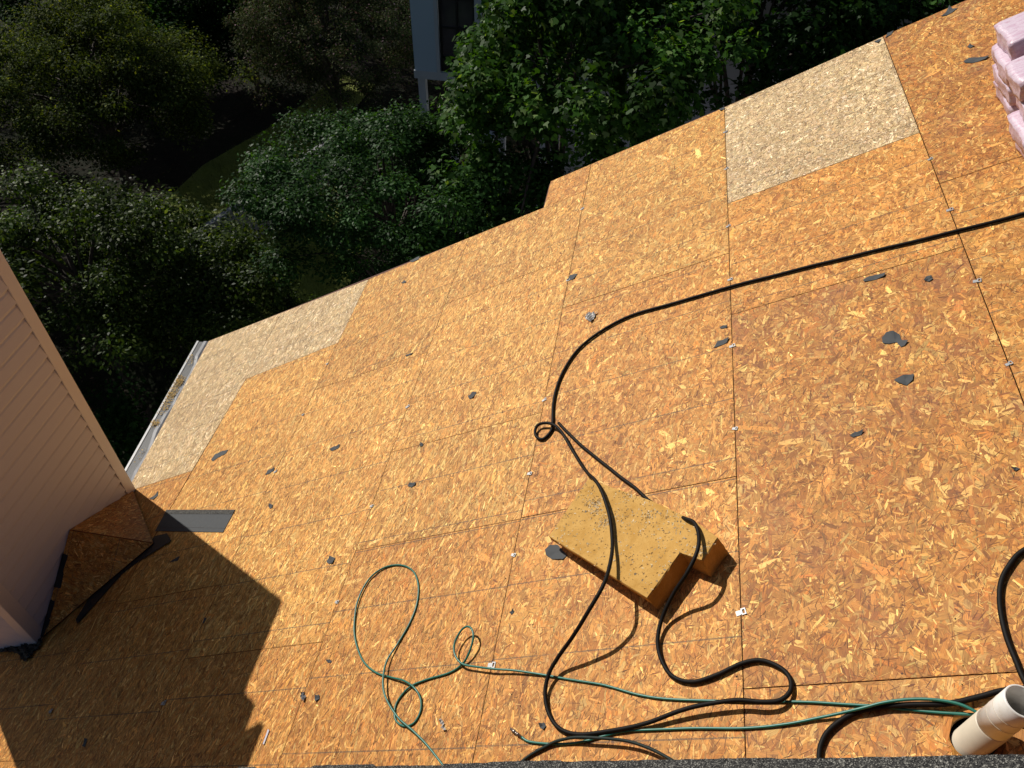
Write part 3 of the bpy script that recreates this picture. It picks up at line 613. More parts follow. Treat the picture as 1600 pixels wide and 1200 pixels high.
wall_poly('wall', [(RX, yN, GROUND), (RX, yN, zroof(XE) - dz), (RX, yF2, zroof(XE) - dz), (RX, yF2, GROUND)], M_SIDING)
wall_poly('rear_roof_slope', [(XR, -5.8, zroof(XR) + .01), (RX + .5, -5.8, zroof(XE) - .3), (RX + .5, 2.25, zroof(XE) - .3), (XR, 2.25, zroof(XR) + .01)], M_SHINGLE)  # unseen slope, added so no light leaks into the attic

# ------------------------------------------------------------------ upper shingled roof at the photographer's feet
upper = link('upper_roof', None, house, W(-3.2, -3.395, 1.2), ROOF_ROT) if False else None
def ragged_slab():
    rnd = random.Random(5); us = np.arange(0, 9.01, 0.012); top, bot = [], []
    edge = []; off = 0
    for u in us:
        if rnd.random() < 0.06: off = rnd.uniform(-0.0035, 0.0035)
        edge.append(off + rnd.uniform(-0.0008, 0.0008))
    vs, fs = [], []
    for u, e in zip(us, edge): vs += [(u, e, 0), (u, e, -0.008), (u, -2.4, -0.008), (u, -2.4, 0)]
    n = len(us)
    for i in range(n - 1):
        a, b = 4 * i, 4 * (i + 1)
        fs += [(a, a + 3, b + 3, b), (a + 1, a, b, b + 1), (a + 2, a + 1, b + 1, b + 2), (a + 3, a + 2, b + 2, b + 3)]
    fs += [(0, 1, 2, 3), (4 * n - 1, 4 * n - 2, 4 * n - 3, 4 * n - 4)]
    return new_mesh('upper_roof', vs, fs, M_SHINGLE)
ur = link('upper_roof', ragged_slab(), house, W(-3.9, -3.395, 1.2), ROOF_ROT)
_base[ur.name] = Vector((0, 0, 0))
def child_roof_box(name, u0, u1, v0, v1, n0, n1, mat): return roof_box(name, u0, u1, v0, v1, n0, n1, mat, house)
child_roof_box('roof_board', -3.9, 5.0, -5.8, -3.412, 1.165, 1.190, M_WOOD)
child_roof_box('upper_wall', -1.2, 4.9, -5.7, -3.66, 0.01, 1.163, M_DARKWOOD)  # unseen wall, cut short and darkened to lessen bounce light on the chimney
# ------------------------------------------------------------------ chimney chase (part of the house)
CX0, CX1 = -5.653, -4.853; CY0, CY1 = -1.940, -0.442; CTOP = 0.30
chim = link('chimney', box_mesh('chimney', -0.4, 0.4, -0.749, 0.749, 0, CTOP - GROUND, M_TRIM), house, ((CX0 + CX1) / 2, (CY0 + CY1) / 2, GROUND))
chim_base = Vector(((CX0 + CX1) / 2, (CY0 + CY1) / 2, GROUND)); _base[chim.name] = chim_base
LAP = 0.131
def board(L):
    # wedge: foot stands 13 mm proud, with the small step of a dutch lap
    x = L / 2; prof = [(0.002, 0.0), (0.023, 0.0), (0.0245, 0.007), (0.011, LAP * 0.70), (0.004, LAP * 0.80), (0.004, LAP), (0.002, LAP)]
    vs = [(-x, -a, b) for a, b in prof] + [(x, -a, b) for a, b in prof]; n = len(prof)
    fs = [(i, i + 1, n + i + 1, n + i) for i in range(n - 1)] + [tuple(range(n - 1, -1, -1)), tuple(range(n, 2 * n)), (n - 1, 0, n, 2 * n - 1)]
    return new_mesh('siding_board', vs, fs, M_SIDING)
bw, bd = board(CY1 - CY0 - 0.13), board(CX1 - CX0 - 0.13)
z0 = -5.2
nrow = int((CTOP - 0.03 - z0) / LAP)
for k in range(nrow):
    z = z0 + k * LAP
    if z < -3.75: continue
    link('siding_board', bw, chim, (CX1, (CY0 + CY1) / 2, z), (0, 0, math.pi / 2))
    link('siding_board', bd, chim, ((CX0 + CX1) / 2, CY0, z), (0, 0, 0))
for k in range(0, nrow):
    z = z0 + k * LAP
    link('siding_board', bw, chim, (CX0, (CY0 + CY1) / 2, z), (0, 0, -math.pi / 2))
    link('siding_board', bd, chim, ((CX0 + CX1) / 2, CY1, z), (0, 0, math.pi))
def corner(x, y, sx, sy):
    w, t = 0.082, 0.024
    P = [(sx * t, sy * t), (-sx * w, sy * t), (-sx * w, sy * .001), (sx * .001, sy * .001), (sx * .001, -sy * w), (sx * t, -sy * w)]
    me = prism('corner_trim', P, 0, CTOP + 4.6, M_TRIM, 0.003); link('corner_trim', me, chim, (x, y, -4.6))
corner(CX1, CY1, 1, 1); corner(CX1, CY0, 1, -1); corner(CX0, CY0, -1, -1); corner(CX0, CY1, -1, 1)
cx, cy = (CX0 + CX1) / 2, (CY0 + CY1) / 2
link('chase_cover', box_mesh('chase_cover', -0.42, 0.42, -0.77, 0.77, 0, 0.03, M_CAPMETAL, 0.004), chim, (cx, cy, CTOP + .002))
link('flue_shroud', box_mesh('flue_shroud', -0.38, 0.38, -0.47, 0.47, 0, 0.20, M_CAPMETAL, 0.006), chim, (cx, -1.455, CTOP + 0.034))
link('flue_lid', box_mesh('flue_lid', -0.42, 0.42, -0.43, 0.43, 0, 0.06, M_CAPMETAL, 0.006), chim, (cx, -1.49, CTOP + 0.31))
for a, b in ((-.33, -.36), (.33, -.36), (-.33, .36), (.33, .36)):
    link('lid_post', box_mesh('lid_post', -.015, .015, -.015, .015, 0, .073, M_CAPMETAL), chim, (cx + a, -1.49 + b, CTOP + .236))

# cricket: two strand board triangles behind the chimney
cricket = empty('cricket', W(-4.79, -1.176, 0), parent=house)
RA = Vector((CX1 + .02, -1.185, -2.490)); AP = W(-4.79, -1.176, 0.016); FA = W(-5.68, -0.43, 0.014); NE = W(-5.66, -1.93, 0.014)
def tri_panel(a, b, c, seed, kind):
    ex = (b - a).normalized(); nz = (b - a).cross(c - a).normalized()
    if nz.z < 0: b, c = c, b; ex = (b - a).normalized(); nz = (b - a).cross(c - a).normalized()
    ey = nz.cross(ex); M = Matrix((ex, ey, nz)).transposed().to_4x4(); M.translation = a
    pts = [(0, 0), ((b - a).dot(ex), 0.0), ((c - a).dot(ex), (c - a).dot(ey))]
    return osb_panel('osb_panel', pts, kind, 2600, seed, cricket, matrix_pts=M, gap=0.004, bias=0.5)
tri_panel(RA, AP, FA, 301, 'red'); tri_panel(RA, NE, AP, 302, 'aged')
# black membrane patches on the cricket against the wall
def quad_patch(name, pts, mat, parent, nrm, th=0.003):
    pts = [Vector(p) for p in pts]; c = pts[0]; vs = [p + nrm * .003 - c for p in pts] + [p + nrm * (.003 + th) - c for p in pts]; n = len(pts)
    fs = [tuple(range(n - 1, -1, -1)), tuple(range(n, 2 * n))] + [(i, (i + 1) % n, n + (i + 1) % n, n + i) for i in range(n)]
    return link(name, new_mesh(name, vs, fs, mat), parent, c)
cn = (NE - RA).cross(AP - RA).normalized()
if cn.z < 0: cn = -cn
def oncr(s, t):    # s along the wall from ridge to foot, t towards the apex
    return RA + (NE - RA) * s + (AP - RA) * t
for s0, s1, w0, w1 in ((0.22, 0.53, .07, .085), (0.64, 0.97, .06, .03)):
    quad_patch('membrane_patch', [oncr(s0, .005), oncr(s1, .005), oncr(s1, w1), oncr((s0 + s1) / 2 + .02, w0 * 1.05), oncr((s0 + s1) / 2, w0 * .85), oncr(s0 + .01, w0)], M_FELT_SOFT, cricket, cn)

# ------------------------------------------------------------------ gutter along the eave
ga = np.array([-19.05 * FT, -1.38 * FT]); gb = np.array([-20.1 * FT, 5.98 * FT])
def gpt(t, out, dz_):       # t along the eave 0..1, horizontally outwards, down
    p = ga + (gb - ga) * t; q = W(p[0], p[1], 0); return Vector((q.x - out, q.y, q.z + dz_))
G0 = gpt(0, 0, 0)
def strip_mesh(name, prof, mat, ts=(0, 1), wob=None, thick=None):
    vs, fs = [], []; n = len(prof)
    for j, t in enumerate(ts):
        for i, (o, z) in enumerate(prof):
            a, b = (wob(t, i) if wob else (0, 0)); vs.append(gpt(t, o + a, z + b) - G0)
    for j in range(len(ts) - 1):
        for i in range(n - 1): fs.append((j * n + i, j * n + i + 1, (j + 1) * n + i + 1, (j + 1) * n + i))
    return new_mesh(name, vs, fs, mat)
gut = link('gutter', strip_mesh('gutter', [(.012, -.03), (.012, -.13), (.10, -.13), (.135, -.06), (.150, -.022), (.128, -.022), (.128, -.028)], M_WHITE, (-.02, .4, 1.0)), house, G0); _base[gut.name] = G0
endp = [gpt(1.0, o, z) - G0 for o, z in [(.012, -.03), (.012, -.13), (.10, -.13), (.135, -.06), (.150, -.022)]]
link('end_cap', new_mesh('end_cap', endp, [(0, 1, 2, 3, 4)], M_WHITE), gut, G0)
link('gutter_screen', strip_mesh('gutter_screen', [(.036, -.026), (.127, -.030)], M_MESH, (-.02, 1.0)), gut, G0)
vs, fs = [], []
for k in range(150):
    for sgn in (1, -1):
        t0 = k / 150; t1 = t0 + .022 * 1.0
        if t1 > 1: continue
        o0, o1 = (.04, .125) if sgn > 0 else (.125, .04)
        a, b = gpt(t0, o0, -.0245), gpt(t1, o1, -.0245); d = Vector((0, .0022, 0)); kk = len(vs)
        vs += [a - G0, a + d - G0, b + d - G0, b - G0]; fs.append((kk, kk + 1, kk + 2, kk + 3))
tag(link('screen_wire', new_mesh('screen_wire', vs, fs, M_WIRE), gut, G0), kind='stuff')
rw = random.Random(4); wv = [rw.uniform(-1, 1) for _ in range(64)]
def wob(t, i):
    if i == 0: return (0, 0)
    x = t * 17; k = int(max(0, x)) % 60; f = x - int(x); q = wv[k] * (1 - f) + wv[k + 1] * f
    return (.020 * q * (1 if i == 2 else .6), .009 * q)
link('drip_edge', strip_mesh('drip_edge', [(-.003, -.0135), (.020, -.012), (.052, -.020)], M_FLASH, np.linspace(-.02, 1, 60), wob), gut, G0)
# dry litter on the gutter screen
rl = np.random.default_rng(8); vs, fs = [], []
for (tc, n, sp) in ((.52, 120, .07), (.61, 200, .07), (.69, 220, .04), (.40, 110, .025), (.86, 25, .05), (.22, 15, .06)):
    for _ in range(n):
        t = rl.normal(tc, sp * .45); o = rl.uniform(.045, .135); p = gpt(t, o, -.018 + rl.uniform(0, .022) * math.exp(-abs(t - tc) * 14)) - G0
        a = rl.uniform(0, 6.28); L = rl.uniform(.004, .014); w = L * .4; kk = len(vs); d = Vector((math.cos(a), math.sin(a), rl.uniform(-.6, .6))) * L; e = Vector((-math.sin(a), math.cos(a), rl.uniform(-.3, .3))) * w
        vs += [p - d, p + e, p + d, p - e + Vector((0, 0, .002))]; fs.append((kk, kk + 1, kk + 2, kk + 3))
tag(link('gutter_litter', new_mesh('gutter_litter', vs, fs, M_LITTER), None, G0), 'clumps of dry tan seeds and leaves on the gutter screen', 'leaf litter', kind='stuff')

# ------------------------------------------------------------------ felt left on the deck
def roof_poly(name, pts, n0, n1, mat, parent=None, bevel=0, curl=0.0):
    c = np.array(pts).mean(0); P = [(p[0] - c[0], p[1] - c[1]) for p in pts]; m = max(math.hypot(*p) for p in P)
    # add small tears along the outline
    rr = random.Random(int(abs(c[0] * 1e4))); Q = []
    for i, p in enumerate(P):
        q = P[(i + 1) % len(P)]; Q.append(p); L = math.hypot(q[0] - p[0], q[1] - p[1])
        k = max(1, int(L / .012)) if curl else 1
        for j in range(1, k):
            f = j / k; Q.append((p[0] + (q[0] - p[0]) * f + rr.uniform(-.0018, .0018), p[1] + (q[1] - p[1]) * f + rr.uniform(-.0018, .0018)))
    z1 = [n1 + (curl * (math.hypot(*p) / m) ** 2 * (0.5 + 0.5 * math.cos(3 * math.atan2(p[1], p[0]) + c[0] * 9)) if curl else 0) for p in Q]
    a = sum(Q[i][0] * Q[(i + 1) % len(Q)][1] - Q[(i + 1) % len(Q)][0] * Q[i][1] for i in range(len(Q)))
    if a < 0: Q = Q[::-1]; z1 = z1[::-1]
    N = len(Q); vs = [(p[0], p[1], z - .0014) for p, z in zip(Q, z1)] + [(p[0], p[1], z) for p, z in zip(Q, z1)]
    vs += [(0, 0, n1 - .0014), (0, 0, n1)]
    fs = [(i, (i + 1) % N, N + (i + 1) % N, N + i) for i in range(N)] + [(N + i, N + (i + 1) % N, 2 * N + 1) for i in range(N)] + [((i + 1) % N, i, 2 * N) for i in range(N)]
    return link(name, new_mesh(name, vs, fs, mat), parent, W(c[0], c[1], 0), ROOF_ROT)
for label, pts in SCRAPS:
    tag(roof_poly('felt_scrap', pts, .0016, .0032, M_FELT, curl=.011), label, 'felt scrap', 'torn felt scraps on the roof deck')
def flat_poly(name, pts, n0, n1, mat, parent=None):
    c = np.array(pts).mean(0); me = prism(name, [(p[0] - c[0], p[1] - c[1]) for p in pts], n0, n1, mat); return link(name, me, parent, W(c[0], c[1], 0), ROOF_ROT)
st = flat_poly('starter_strip', STRIP, .0016, .0050, M_FELT); tag(st, 'black shingle starter strip lying half in the chimney shadow', 'shingle strip')
c = np.array(STRIP).mean(0); A_, B_ = np.array(STRIP[0]), np.array(STRIP[1]); C_, D_ = np.array(STRIP[2]), np.array(STRIP[3])
band = [tuple(A_ + (D_ - A_) * .02), tuple(B_ + (C_ - B_) * .02), tuple(B_ + (C_ - B_) * .20), tuple(A_ + (D_ - A_) * .20)]
_base[st.name] = W(c[0], c[1], 0)
me = prism('granule_band', [(p[0] - c[0], p[1] - c[1]) for p in band], .0052, .0072, M_SHINGLE); gbn = link('granule_band', me, None); gbn.parent = st
fold = [tuple(A_ + (D_ - A_) * .80), tuple(B_ + (C_ - B_) * .82), tuple(B_ + (C_ - B_) * .835), tuple(A_ + (D_ - A_) * .815)]
me = prism('fold_line', [(p[0] - c[0], p[1] - c[1]) for p in fold], .0052, .0060, M_FELT_SOFT); fl = link('fold_line', me, None); fl.parent = st
vf = roof_poly('valley_membrane', VALLEY_FELT, .002, .006, M_FELT_SOFT, curl=.006); tag(vf, 'torn black membrane strip along the foot of the cricket', 'roofing membrane')
def crumple(name, pts, mat, h, label, cat, n=14, seed=1):
    rr = np.random.default_rng(seed); c = np.array(pts).mean(0); lo, hi = np.array(pts).min(0), np.array(pts).max(0); vs, fs, keep = [], [], {}
    for j in range(n + 1):
        for i in range(n + 1):
            x = lo[0] + (hi[0] - lo[0]) * i / n; y = lo[1] + (hi[1] - lo[1]) * j / n; keep[i, j] = len(vs)
            vs.append((x - c[0], y - c[1], .003 + h * abs(math.sin(i * 1.7 + j * .9 + seed) * math.cos(j * 1.3 - i * .6)) + rr.uniform(0, h * .4)))
    for j in range(n):
        for i in range(n):
            x = lo[0] + (hi[0] - lo[0]) * (i + .5) / n; y = lo[1] + (hi[1] - lo[1]) * (j + .5) / n
            if in_poly(x, y, pts): fs.append((keep[i, j], keep[i + 1, j], keep[i + 1, j + 1], keep[i, j + 1]))
    o = link(name, new_mesh(name, vs, fs, mat), None, W(c[0], c[1], 0), ROOF_ROT); tag(o, label, cat); return o
crumple('wall_membrane', WALL_FELT, M_FELT_SOFT, .03, 'crumpled black membrane around the near corner of the chimney', 'roofing membrane', 26, 2)
crumple('foil_scrap', FOIL, M_FLASH, .012, 'crumpled silver foil bit right of the chimney shadow', 'foil scrap', 6, 3)
crumple('plastic_scrap', CLEAR_A, M_PLASTIC, .012, 'milky plastic film scrap by the curve of the black hose', 'plastic scrap', 9, 4)
crumple('plastic_scrap', CLEAR_B, M_PLASTIC, .010, 'small shiny plastic scrap right of the green hose coil', 'plastic scrap', 6, 5)
tag(flat_poly('wood_lath', LATH, .0016, .008, M_TRIM), 'thin pale wood sliver at the edge of the chimney shadow', 'wood sliver')
crumple('plastic_scrap', [(-4.905, -2.52), (-4.88, -2.52), (-4.88, -2.55), (-4.91, -2.55)], M_PLASTIC, .01, 'tiny pale plastic bit deep in the chimney shadow', 'plastic scrap', 5, 6)

# loose nails on the deck
rn = np.random.default_rng(21); vs, fs = [], []
NAIL0 = W(0, 0, 0)
for _ in range(150):
    u, v = rn.uniform(-4.6, 1.4), rn.uniform(-2.9, 1.6); r = rn.uniform(.0018, .0042); kk = len(vs)
    for a in range(6): vs.append((u + r * math.cos(a * 1.047), v + r * math.sin(a * 1.047) * rn.uniform(.7, 1.1), .0016))
    vs.append((u, v, .0042))
    for a in range(6): fs.append((kk + a, kk + (a + 1) % 6, kk + 6))
tag(link('nail_head', new_mesh('nail_head', vs, fs, M_FELT_SOFT), house, NAIL0, ROOF_ROT), kind='stuff')

# ------------------------------------------------------------------ vent pipe through the deck
PB = W(0.757, -2.893, 0.0)
vent = empty('vent_pipe', PB, 'white plastic vent pipe standing in a round hole in the deck', 'vent pipe')
def ring_pipe(name, z0, z1, ro, ri, mat, seg=48):
    prof = [(ro, z0), (ro, z1 - .002), (ro - .002, z1), (ri + .001, z1), (ri, z1 - .001), (ri, z0)]
    vs = [(r * math.cos(2 * math.pi * k / seg), r * math.sin(2 * math.pi * k / seg), z) for k in range(seg) for r, z in prof]; n = len(prof)
    fs = [(k * n + i, ((k + 1) % seg) * n + i, ((k + 1) % seg) * n + (i + 1) % n, k * n + (i + 1) % n) for k in range(seg) for i in range(n)]
    me = new_mesh(name, vs, fs, mat); 
    for p in me.polygons: p.use_smooth = abs(p.normal.z) < .5
    return me
link('pipe', ring_pipe('pipe', .13, .312, .0515, .0455, M_PVC), vent, PB)
link('coupling', ring_pipe('coupling', -1.2, .1295, .0535, .046, M_PVC_OLD), vent, PB)
for q in (.195, .24): link('pipe_ring', ring_pipe('pipe_ring', q, q + .0012, .0518, .0513, M_PVC_OLD), vent, PB)

# ------------------------------------------------------------------ foam cushion
ctr = np.array([-0.45, -1.85]); C2 = [(p[0] - ctr[0], p[1] - ctr[1]) for p in FOAM_TOP]; Hs = [p[2] for p in FOAM_TOP]
low = [(p[0] - ctr[0], p[1] - ctr[1]) for p in FOAM_BASE]
low = low + [(C2[5][0] + .005, C2[5][1] - .004), (C2[6][0], C2[6][1] - .01), (C2[7][0], C2[7][1] - .01)]
def foam_mesh():
    bm = bmesh.new(); n = len(C2); rr = random.Random(3); NS = 14
    # outline resampled
    def ring(P, Z):
        out = []
        for i in range(n):
            a, b = P[i], P[(i + 1) % n]
            for k in range(NS):
                f = k / NS; out.append((a[0] + (b[0] - a[0]) * f, a[1] + (b[1] - a[1]) * f, Z[i] + (Z[(i + 1) % n] - Z[i]) * f))
        return out
    top = ring(C2, Hs); bot = ring(low, [0.0018] * n); N = len(top); cx_, cy_ = 0.0, 0.0
    rows = []
    def jit(p, s): return (p[0] + rr.uniform(-s, s), p[1] + rr.uniform(-s, s), p[2] + rr.uniform(-s, s))
    rows.append([bm.verts.new(p) for p in bot])
    for f in (.25, .5, .65, .8, .95):
        row = []
        for q, (b, t) in enumerate(zip(bot, top)):
            g = min(1, f / max(.2, 1 - .035 / t[2])) if q < NS or q >= 7 * NS else f
            row.append(bm.verts.new(jit((b[0] + (t[0] - b[0]) * g, b[1] + (t[1] - b[1]) * g, b[2] + (t[2] - b[2]) * f), .0014)))
        rows.append(row)
    # rounded shoulder then flat top
    tv = [bm.verts.new(jit((t[0] * .99, t[1] * .99, t[2]), .0008)) for t in top]; rows.append(tv)
    for a, b in zip(rows, rows[1:]):
        for i in range(N): bm.faces.new([a[i], a[(i + 1) % N], b[(i + 1) % N], b[i]])
    ft = bm.faces.new(tv); fb = bm.faces.new(list(reversed(rows[0])))
    bmesh.ops.triangulate(bm, faces=[ft, fb]); bmesh.ops.recalc_face_normals(bm, faces=list(bm.faces))
    return bm_mesh('foam_block', bm, M_FOAM)
FB = W(ctr[0], ctr[1], 0)
foam = link('foam_block', foam_mesh(), None, FB, ROOF_ROT); tag(foam, 'thick yellow foam block with a corner notch under the black hose', 'foam block')
rf = np.random.default_rng(9); vs, fs, cols = [], [], []
P2 = C2
def foam_h(x, y):
    w = [1 / (1e-4 + (x - p[0]) ** 2 + (y - p[1]) ** 2) for p in C2]; return None
# plane through the top by least squares
Am = np.array([[p[0], p[1], 1] for p in C2]); pl = np.linalg.lstsq(Am, np.array(Hs), rcond=None)[0]
clus = [(rf.uniform(-.55, .45), rf.uniform(-.5, .35)) for _ in range(26)]
dg = bpy.context.evaluated_depsgraph_get()
from mathutils.bvhtree import BVHTree
bt = BVHTree.FromPolygons([v.co for v in foam.data.vertices], [tuple(p.vertices) for p in foam.data.polygons])
cnt = 0
while cnt < 1300:
    if rf.random() < .38: q = clus[rf.integers(len(clus))]; x, y = rf.normal(q[0], .025), rf.normal(q[1], .025)
    else: x, y = rf.uniform(-.6, .5), rf.uniform(-.55, .4)
    if not in_poly(x, y, C2): continue
    hit = bt.ray_cast(Vector((x, y, 1)), Vector((0, 0, -1)))[0]
    if hit is None: continue
    cnt += 1; a = rf.uniform(0, 3.14); L = rf.uniform(.002, .009); w = L * rf.uniform(.2, .5); z = hit.z + .0006; kk = len(vs)
    d = (math.cos(a) * L, math.sin(a) * L); e = (-math.sin(a) * w, math.cos(a) * w); t = rf.uniform(.0005, .004)
    vs += [(x - d[0], y - d[1], z), (x + e[0], y + e[1], z + t), (x + d[0], y + d[1], z + rf.uniform(0, .003)), (x - e[0], y - e[1], z)]
    fs.append((kk, kk + 1, kk + 2, kk + 3)); cols.append([(.58, .44, .24), (.50, .33, .13), (.33, .19, .07), (.66, .52, .34), (.24, .20, .15)][rf.choice(5, p=[.30, .22, .28, .14, .06])])
me = new_mesh('wood_chip', vs, fs, M_CHIPS); at = me.attributes.new('fc', 'FLOAT_COLOR', 'FACE')
at.data.foreach_set('color', np.column_stack([np.array(cols), np.ones(len(cols))]).astype(np.float32).ravel())
ch = link('wood_chip', me, None); ch.parent = foam; tag(ch, kind='stuff')

# ------------------------------------------------------------------ hoses
def hose(name, pts, r, mat, label, cat='hose', sides=10, step=.008):
    P = catmull(pts, step); s_ = np.arange(len(P)) * step; P[:, 0] += .0012 * np.sin(s_ * 23 + r * 900) * np.sin(s_ * 7); P[:, 1] += .0012 * np.sin(s_ * 17 + 1); o0 = np.array(pts[0]); me = tube_mesh(name, P - o0, r, mat, sides)
    o = link(name, me, None, W(*pts[0]), ROOF_ROT); tag(o, label, cat); return o
hA = hose('black_air_hose', [(p[0], p[1], p[2] + .0012) for p in BLACK_A], .0092, M_RUBBER, 'thick black hose running straight in from the right, looped over the foam block')
hB = hose('black_air_hose', [(p[0], p[1], p[2] + .0012) for p in BLACK_B], .0098, M_RUBBER, 'black hose curling behind the vent pipe and along the right edge')
hC = hose('dark_air_hose', [(p[0], p[1], p[2] + .001) for p in BLACK_C], .0068, M_CORD, 'thin dark hose arching over the end of the green hose at the shingle edge')
hG = hose('green_air_hose', [(p[0], p[1], p[2] + .001) for p in GREEN_A], .0056, M_GREEN, 'green hose with a metal end fitting, lying beside the vent pipe')
hH = hose('green_air_hose', [(p[0], p[1], p[2] + .001) for p in GREEN_B], .0053, M_GREEN, 'green hose with one large loop and two small coils on the left')
a, b = np.array(GREEN_FIT[0]), np.array(GREEN_FIT[1]); d = (b - a); path = [a + d * t for t in (0, .18, .19, .42, .43, .60, .61, .72, .73, 1.0)]
rad = [.0062, .0062, .0075, .0075, .0058, .0058, .0078, .0078, .0055, .0060]
g0 = np.array(GREEN_A[0]); me = tube_mesh('hose_fitting', [p - g0 for p in path], rad, M_BRASS, 12)
hf = link('hose_fitting', me, None); hf.parent = hG
# a knuckle on the black hose above the foam
# ------------------------------------------------------------------ pink wrapped packs
def pack_mesh(L, Wd, T, seed):
    bm = bmesh.new(); nx, ny, nz = 34, 14, 6; vd = {}
    rr = random.Random(seed); ph = [rr.uniform(0, 6.28) for _ in range(8)]
    def f(x, y, z):
        # rounded, sagging pack
        X, Y, Z = x * L, (y - .5) * Wd, z * T; e = min(x, 1 - x) * L
        sq = 1 - .10 * max(0, 1 - e / .03) ** 2
        rY = abs(y - .5) * 2; rZ = abs(z - .5) * 2
        rnd_ = 1 - .07 * (rY ** 10) * (rZ ** 8)
        Zc = (Z - T / 2) * sq * rnd_ + T / 2 + .004 * math.sin(9 * X + ph[0]) * math.sin(7 * Y + ph[1])
        Yc = Y * (1 - .05 * max(0, 1 - e / .05) ** 2) * rnd_ + .004 * math.sin(14 * X + ph[2]) + .0035 * math.sin(60 * Z + 11 * X + ph[3])
        Xc = X + .004 * math.sin(22 * Y + ph[4]) + .003 * math.sin(50 * Z + 17 * Y + ph[5]) + .002 * math.sin(70 * Y + 30 * Z + ph[6])
        return (Xc, Yc, max(Zc, .001))
    def V(i, j, k):
        if (i, j, k) not in vd: vd[i, j, k] = bm.verts.new(f(i / nx, j / ny, k / nz))
        return vd[i, j, k]
    for i in range(nx):
        for j in range(ny):
            bm.faces.new([V(i, j, 0), V(i, j + 1, 0), V(i + 1, j + 1, 0), V(i + 1, j, 0)]); bm.faces.new([V(i, j, nz), V(i + 1, j, nz), V(i + 1, j + 1, nz), V(i, j + 1, nz)])
    for i in range(nx):
        for k in range(nz):
            bm.faces.new([V(i, 0, k), V(i + 1, 0, k), V(i + 1, 0, k + 1), V(i, 0, k + 1)]); bm.faces.new([V(i, ny, k), V(i, ny, k + 1), V(i + 1, ny, k + 1), V(i + 1, ny, k)])
    for j in range(ny):
        for k in range(nz):
            bm.faces.new([V(0, j, k), V(0, j, k + 1), V(0, j + 1, k + 1), V(0, j + 1, k)]); bm.faces.new([V(nx, j, k), V(nx, j + 1, k), V(nx, j + 1, k + 1), V(nx, j, k + 1)])
    return bm_mesh('wrapped_pack', bm, M_WRAP, True)
PK = [('pink wrapped pack on top of the far stack', 1.70, .68, 3, .30, 0.02), ('pink wrapped pack second from the top of the far stack', 1.66, .65, 2, .36, -0.02),
      ('pink wrapped pack third from the top of the far stack', 1.655, .66, 1, .38, 0.015), ('pink wrapped pack at the bottom of the far stack', 1.655, .67, 0, .38, -0.01),
      ('pink wrapped pack on top of the near stack', 1.64, .23, 3, .26, 0.03), ('pink wrapped pack second from the top of the near stack', 1.65, .17, 2, .26, -0.015),
      ('pink wrapped pack third from the top of the near stack', 1.60, .10, 1, .33, 0.02), ('pink wrapped pack at the bottom of the near stack', 1.62, .09, 0, .36, 0.0)]
for k, (lab, u, v, lev, wd_, rz) in enumerate(PK):
    o = link('wrapped_pack', pack_mesh(1.0, wd_, .118, k + 1), None, W(u, v, .0016 + lev * .1185))
    o.rotation_euler = (Matrix.Rotation(-TH, 3, 'Y') @ Matrix.Rotation(rz, 3, 'Z')).to_euler()
    tag(o, lab, 'wrapped pack', 'pink wrapped packs stacked at the right edge')
# ------------------------------------------------------------------ neighbouring house beyond the trees
NP = Vector((-5.73, 12.55, -4.76))
nb = empty('house', (0.0, 14.0, GROUND), 'grey neighbouring house with a glazed porch on posts, half hidden by the maple', 'house')
def nbox(name, x0, x1, y0, y1, z0, z1, mat, parent=nb, bevel=0):
    o = link(name, box_mesh(name, 0, x1 - x0, 0, y1 - y0, 0, z1 - z0, mat, bevel), parent, NP + Vector((x0, y0, z0))); _base[o.name] = NP + Vector((x0, y0, z0)); return o
nbox('porch_floor', 0.02, 3.1, .02, 3.0, -.18, 0, M_NTRIM)
nbox('porch_wall', 0, .58, 0, .10, -.02, 2.6, M_NBLUE); nbox('porch_wall', 0, .10, .103, 3.0, -.02, 2.6, M_NBLUE)
nbox('wall_batten', .52, .60, -.03, -.002, -.02, 2.6, M_NTRIM)
nbox('porch_post', 1.40, 1.56, -.01, .12, .28, 2.6, M_NTRIM); nbox('porch_post', 2.95, 3.1, -.01, .12, 0, 2.6, M_NTRIM)
nbox('sill_wall', .61, 1.39, .02, .10, 0, .30, M_BLACKFR); nbox('sill_wall', 1.57, 2.94, .02, .10, 0, .30, M_BLACKFR)
for x0, x1 in ((.61, 1.39), (1.57, 2.94)):
    w = nbox('window', x0, x1, .07, .10, .31, 2.5, M_GLASS)
    nx = 3 if x1 - x0 > 1 else 2
    for i in range(nx + 1):
        xx = x0 + (x1 - x0 - .04) * i / nx; nbox('window_bar', xx, xx + .04, .03, .068, .31, 2.5, M_BLACKFR, w)
    for zz in (.31, .95, 1.55, 2.15): nbox('window_bar', x0 + .001, x1 - .001, .035, .066, zz, zz + .03, M_BLACKFR, w)
for x in (.04, .52, 1.9, 2.9): nbox('porch_post', x, x + .17, .05 if x != .52 else .9, .22 if x != .52 else 1.07, GROUND - NP.z, -.182, M_NTRIM)
nbox('porch_beam', -.02, 3.12, -.02, .018, -.20, -.02, M_NTRIM)
nbox('deck_stair', 1.2, 1.9, -.6, -.03, -1.3, -1.24, M_NTRIM)
nbox('wall', 3.2, 14, .6, 8.0, GROUND - NP.z, 2.6, M_NTRIM)
lapm = None
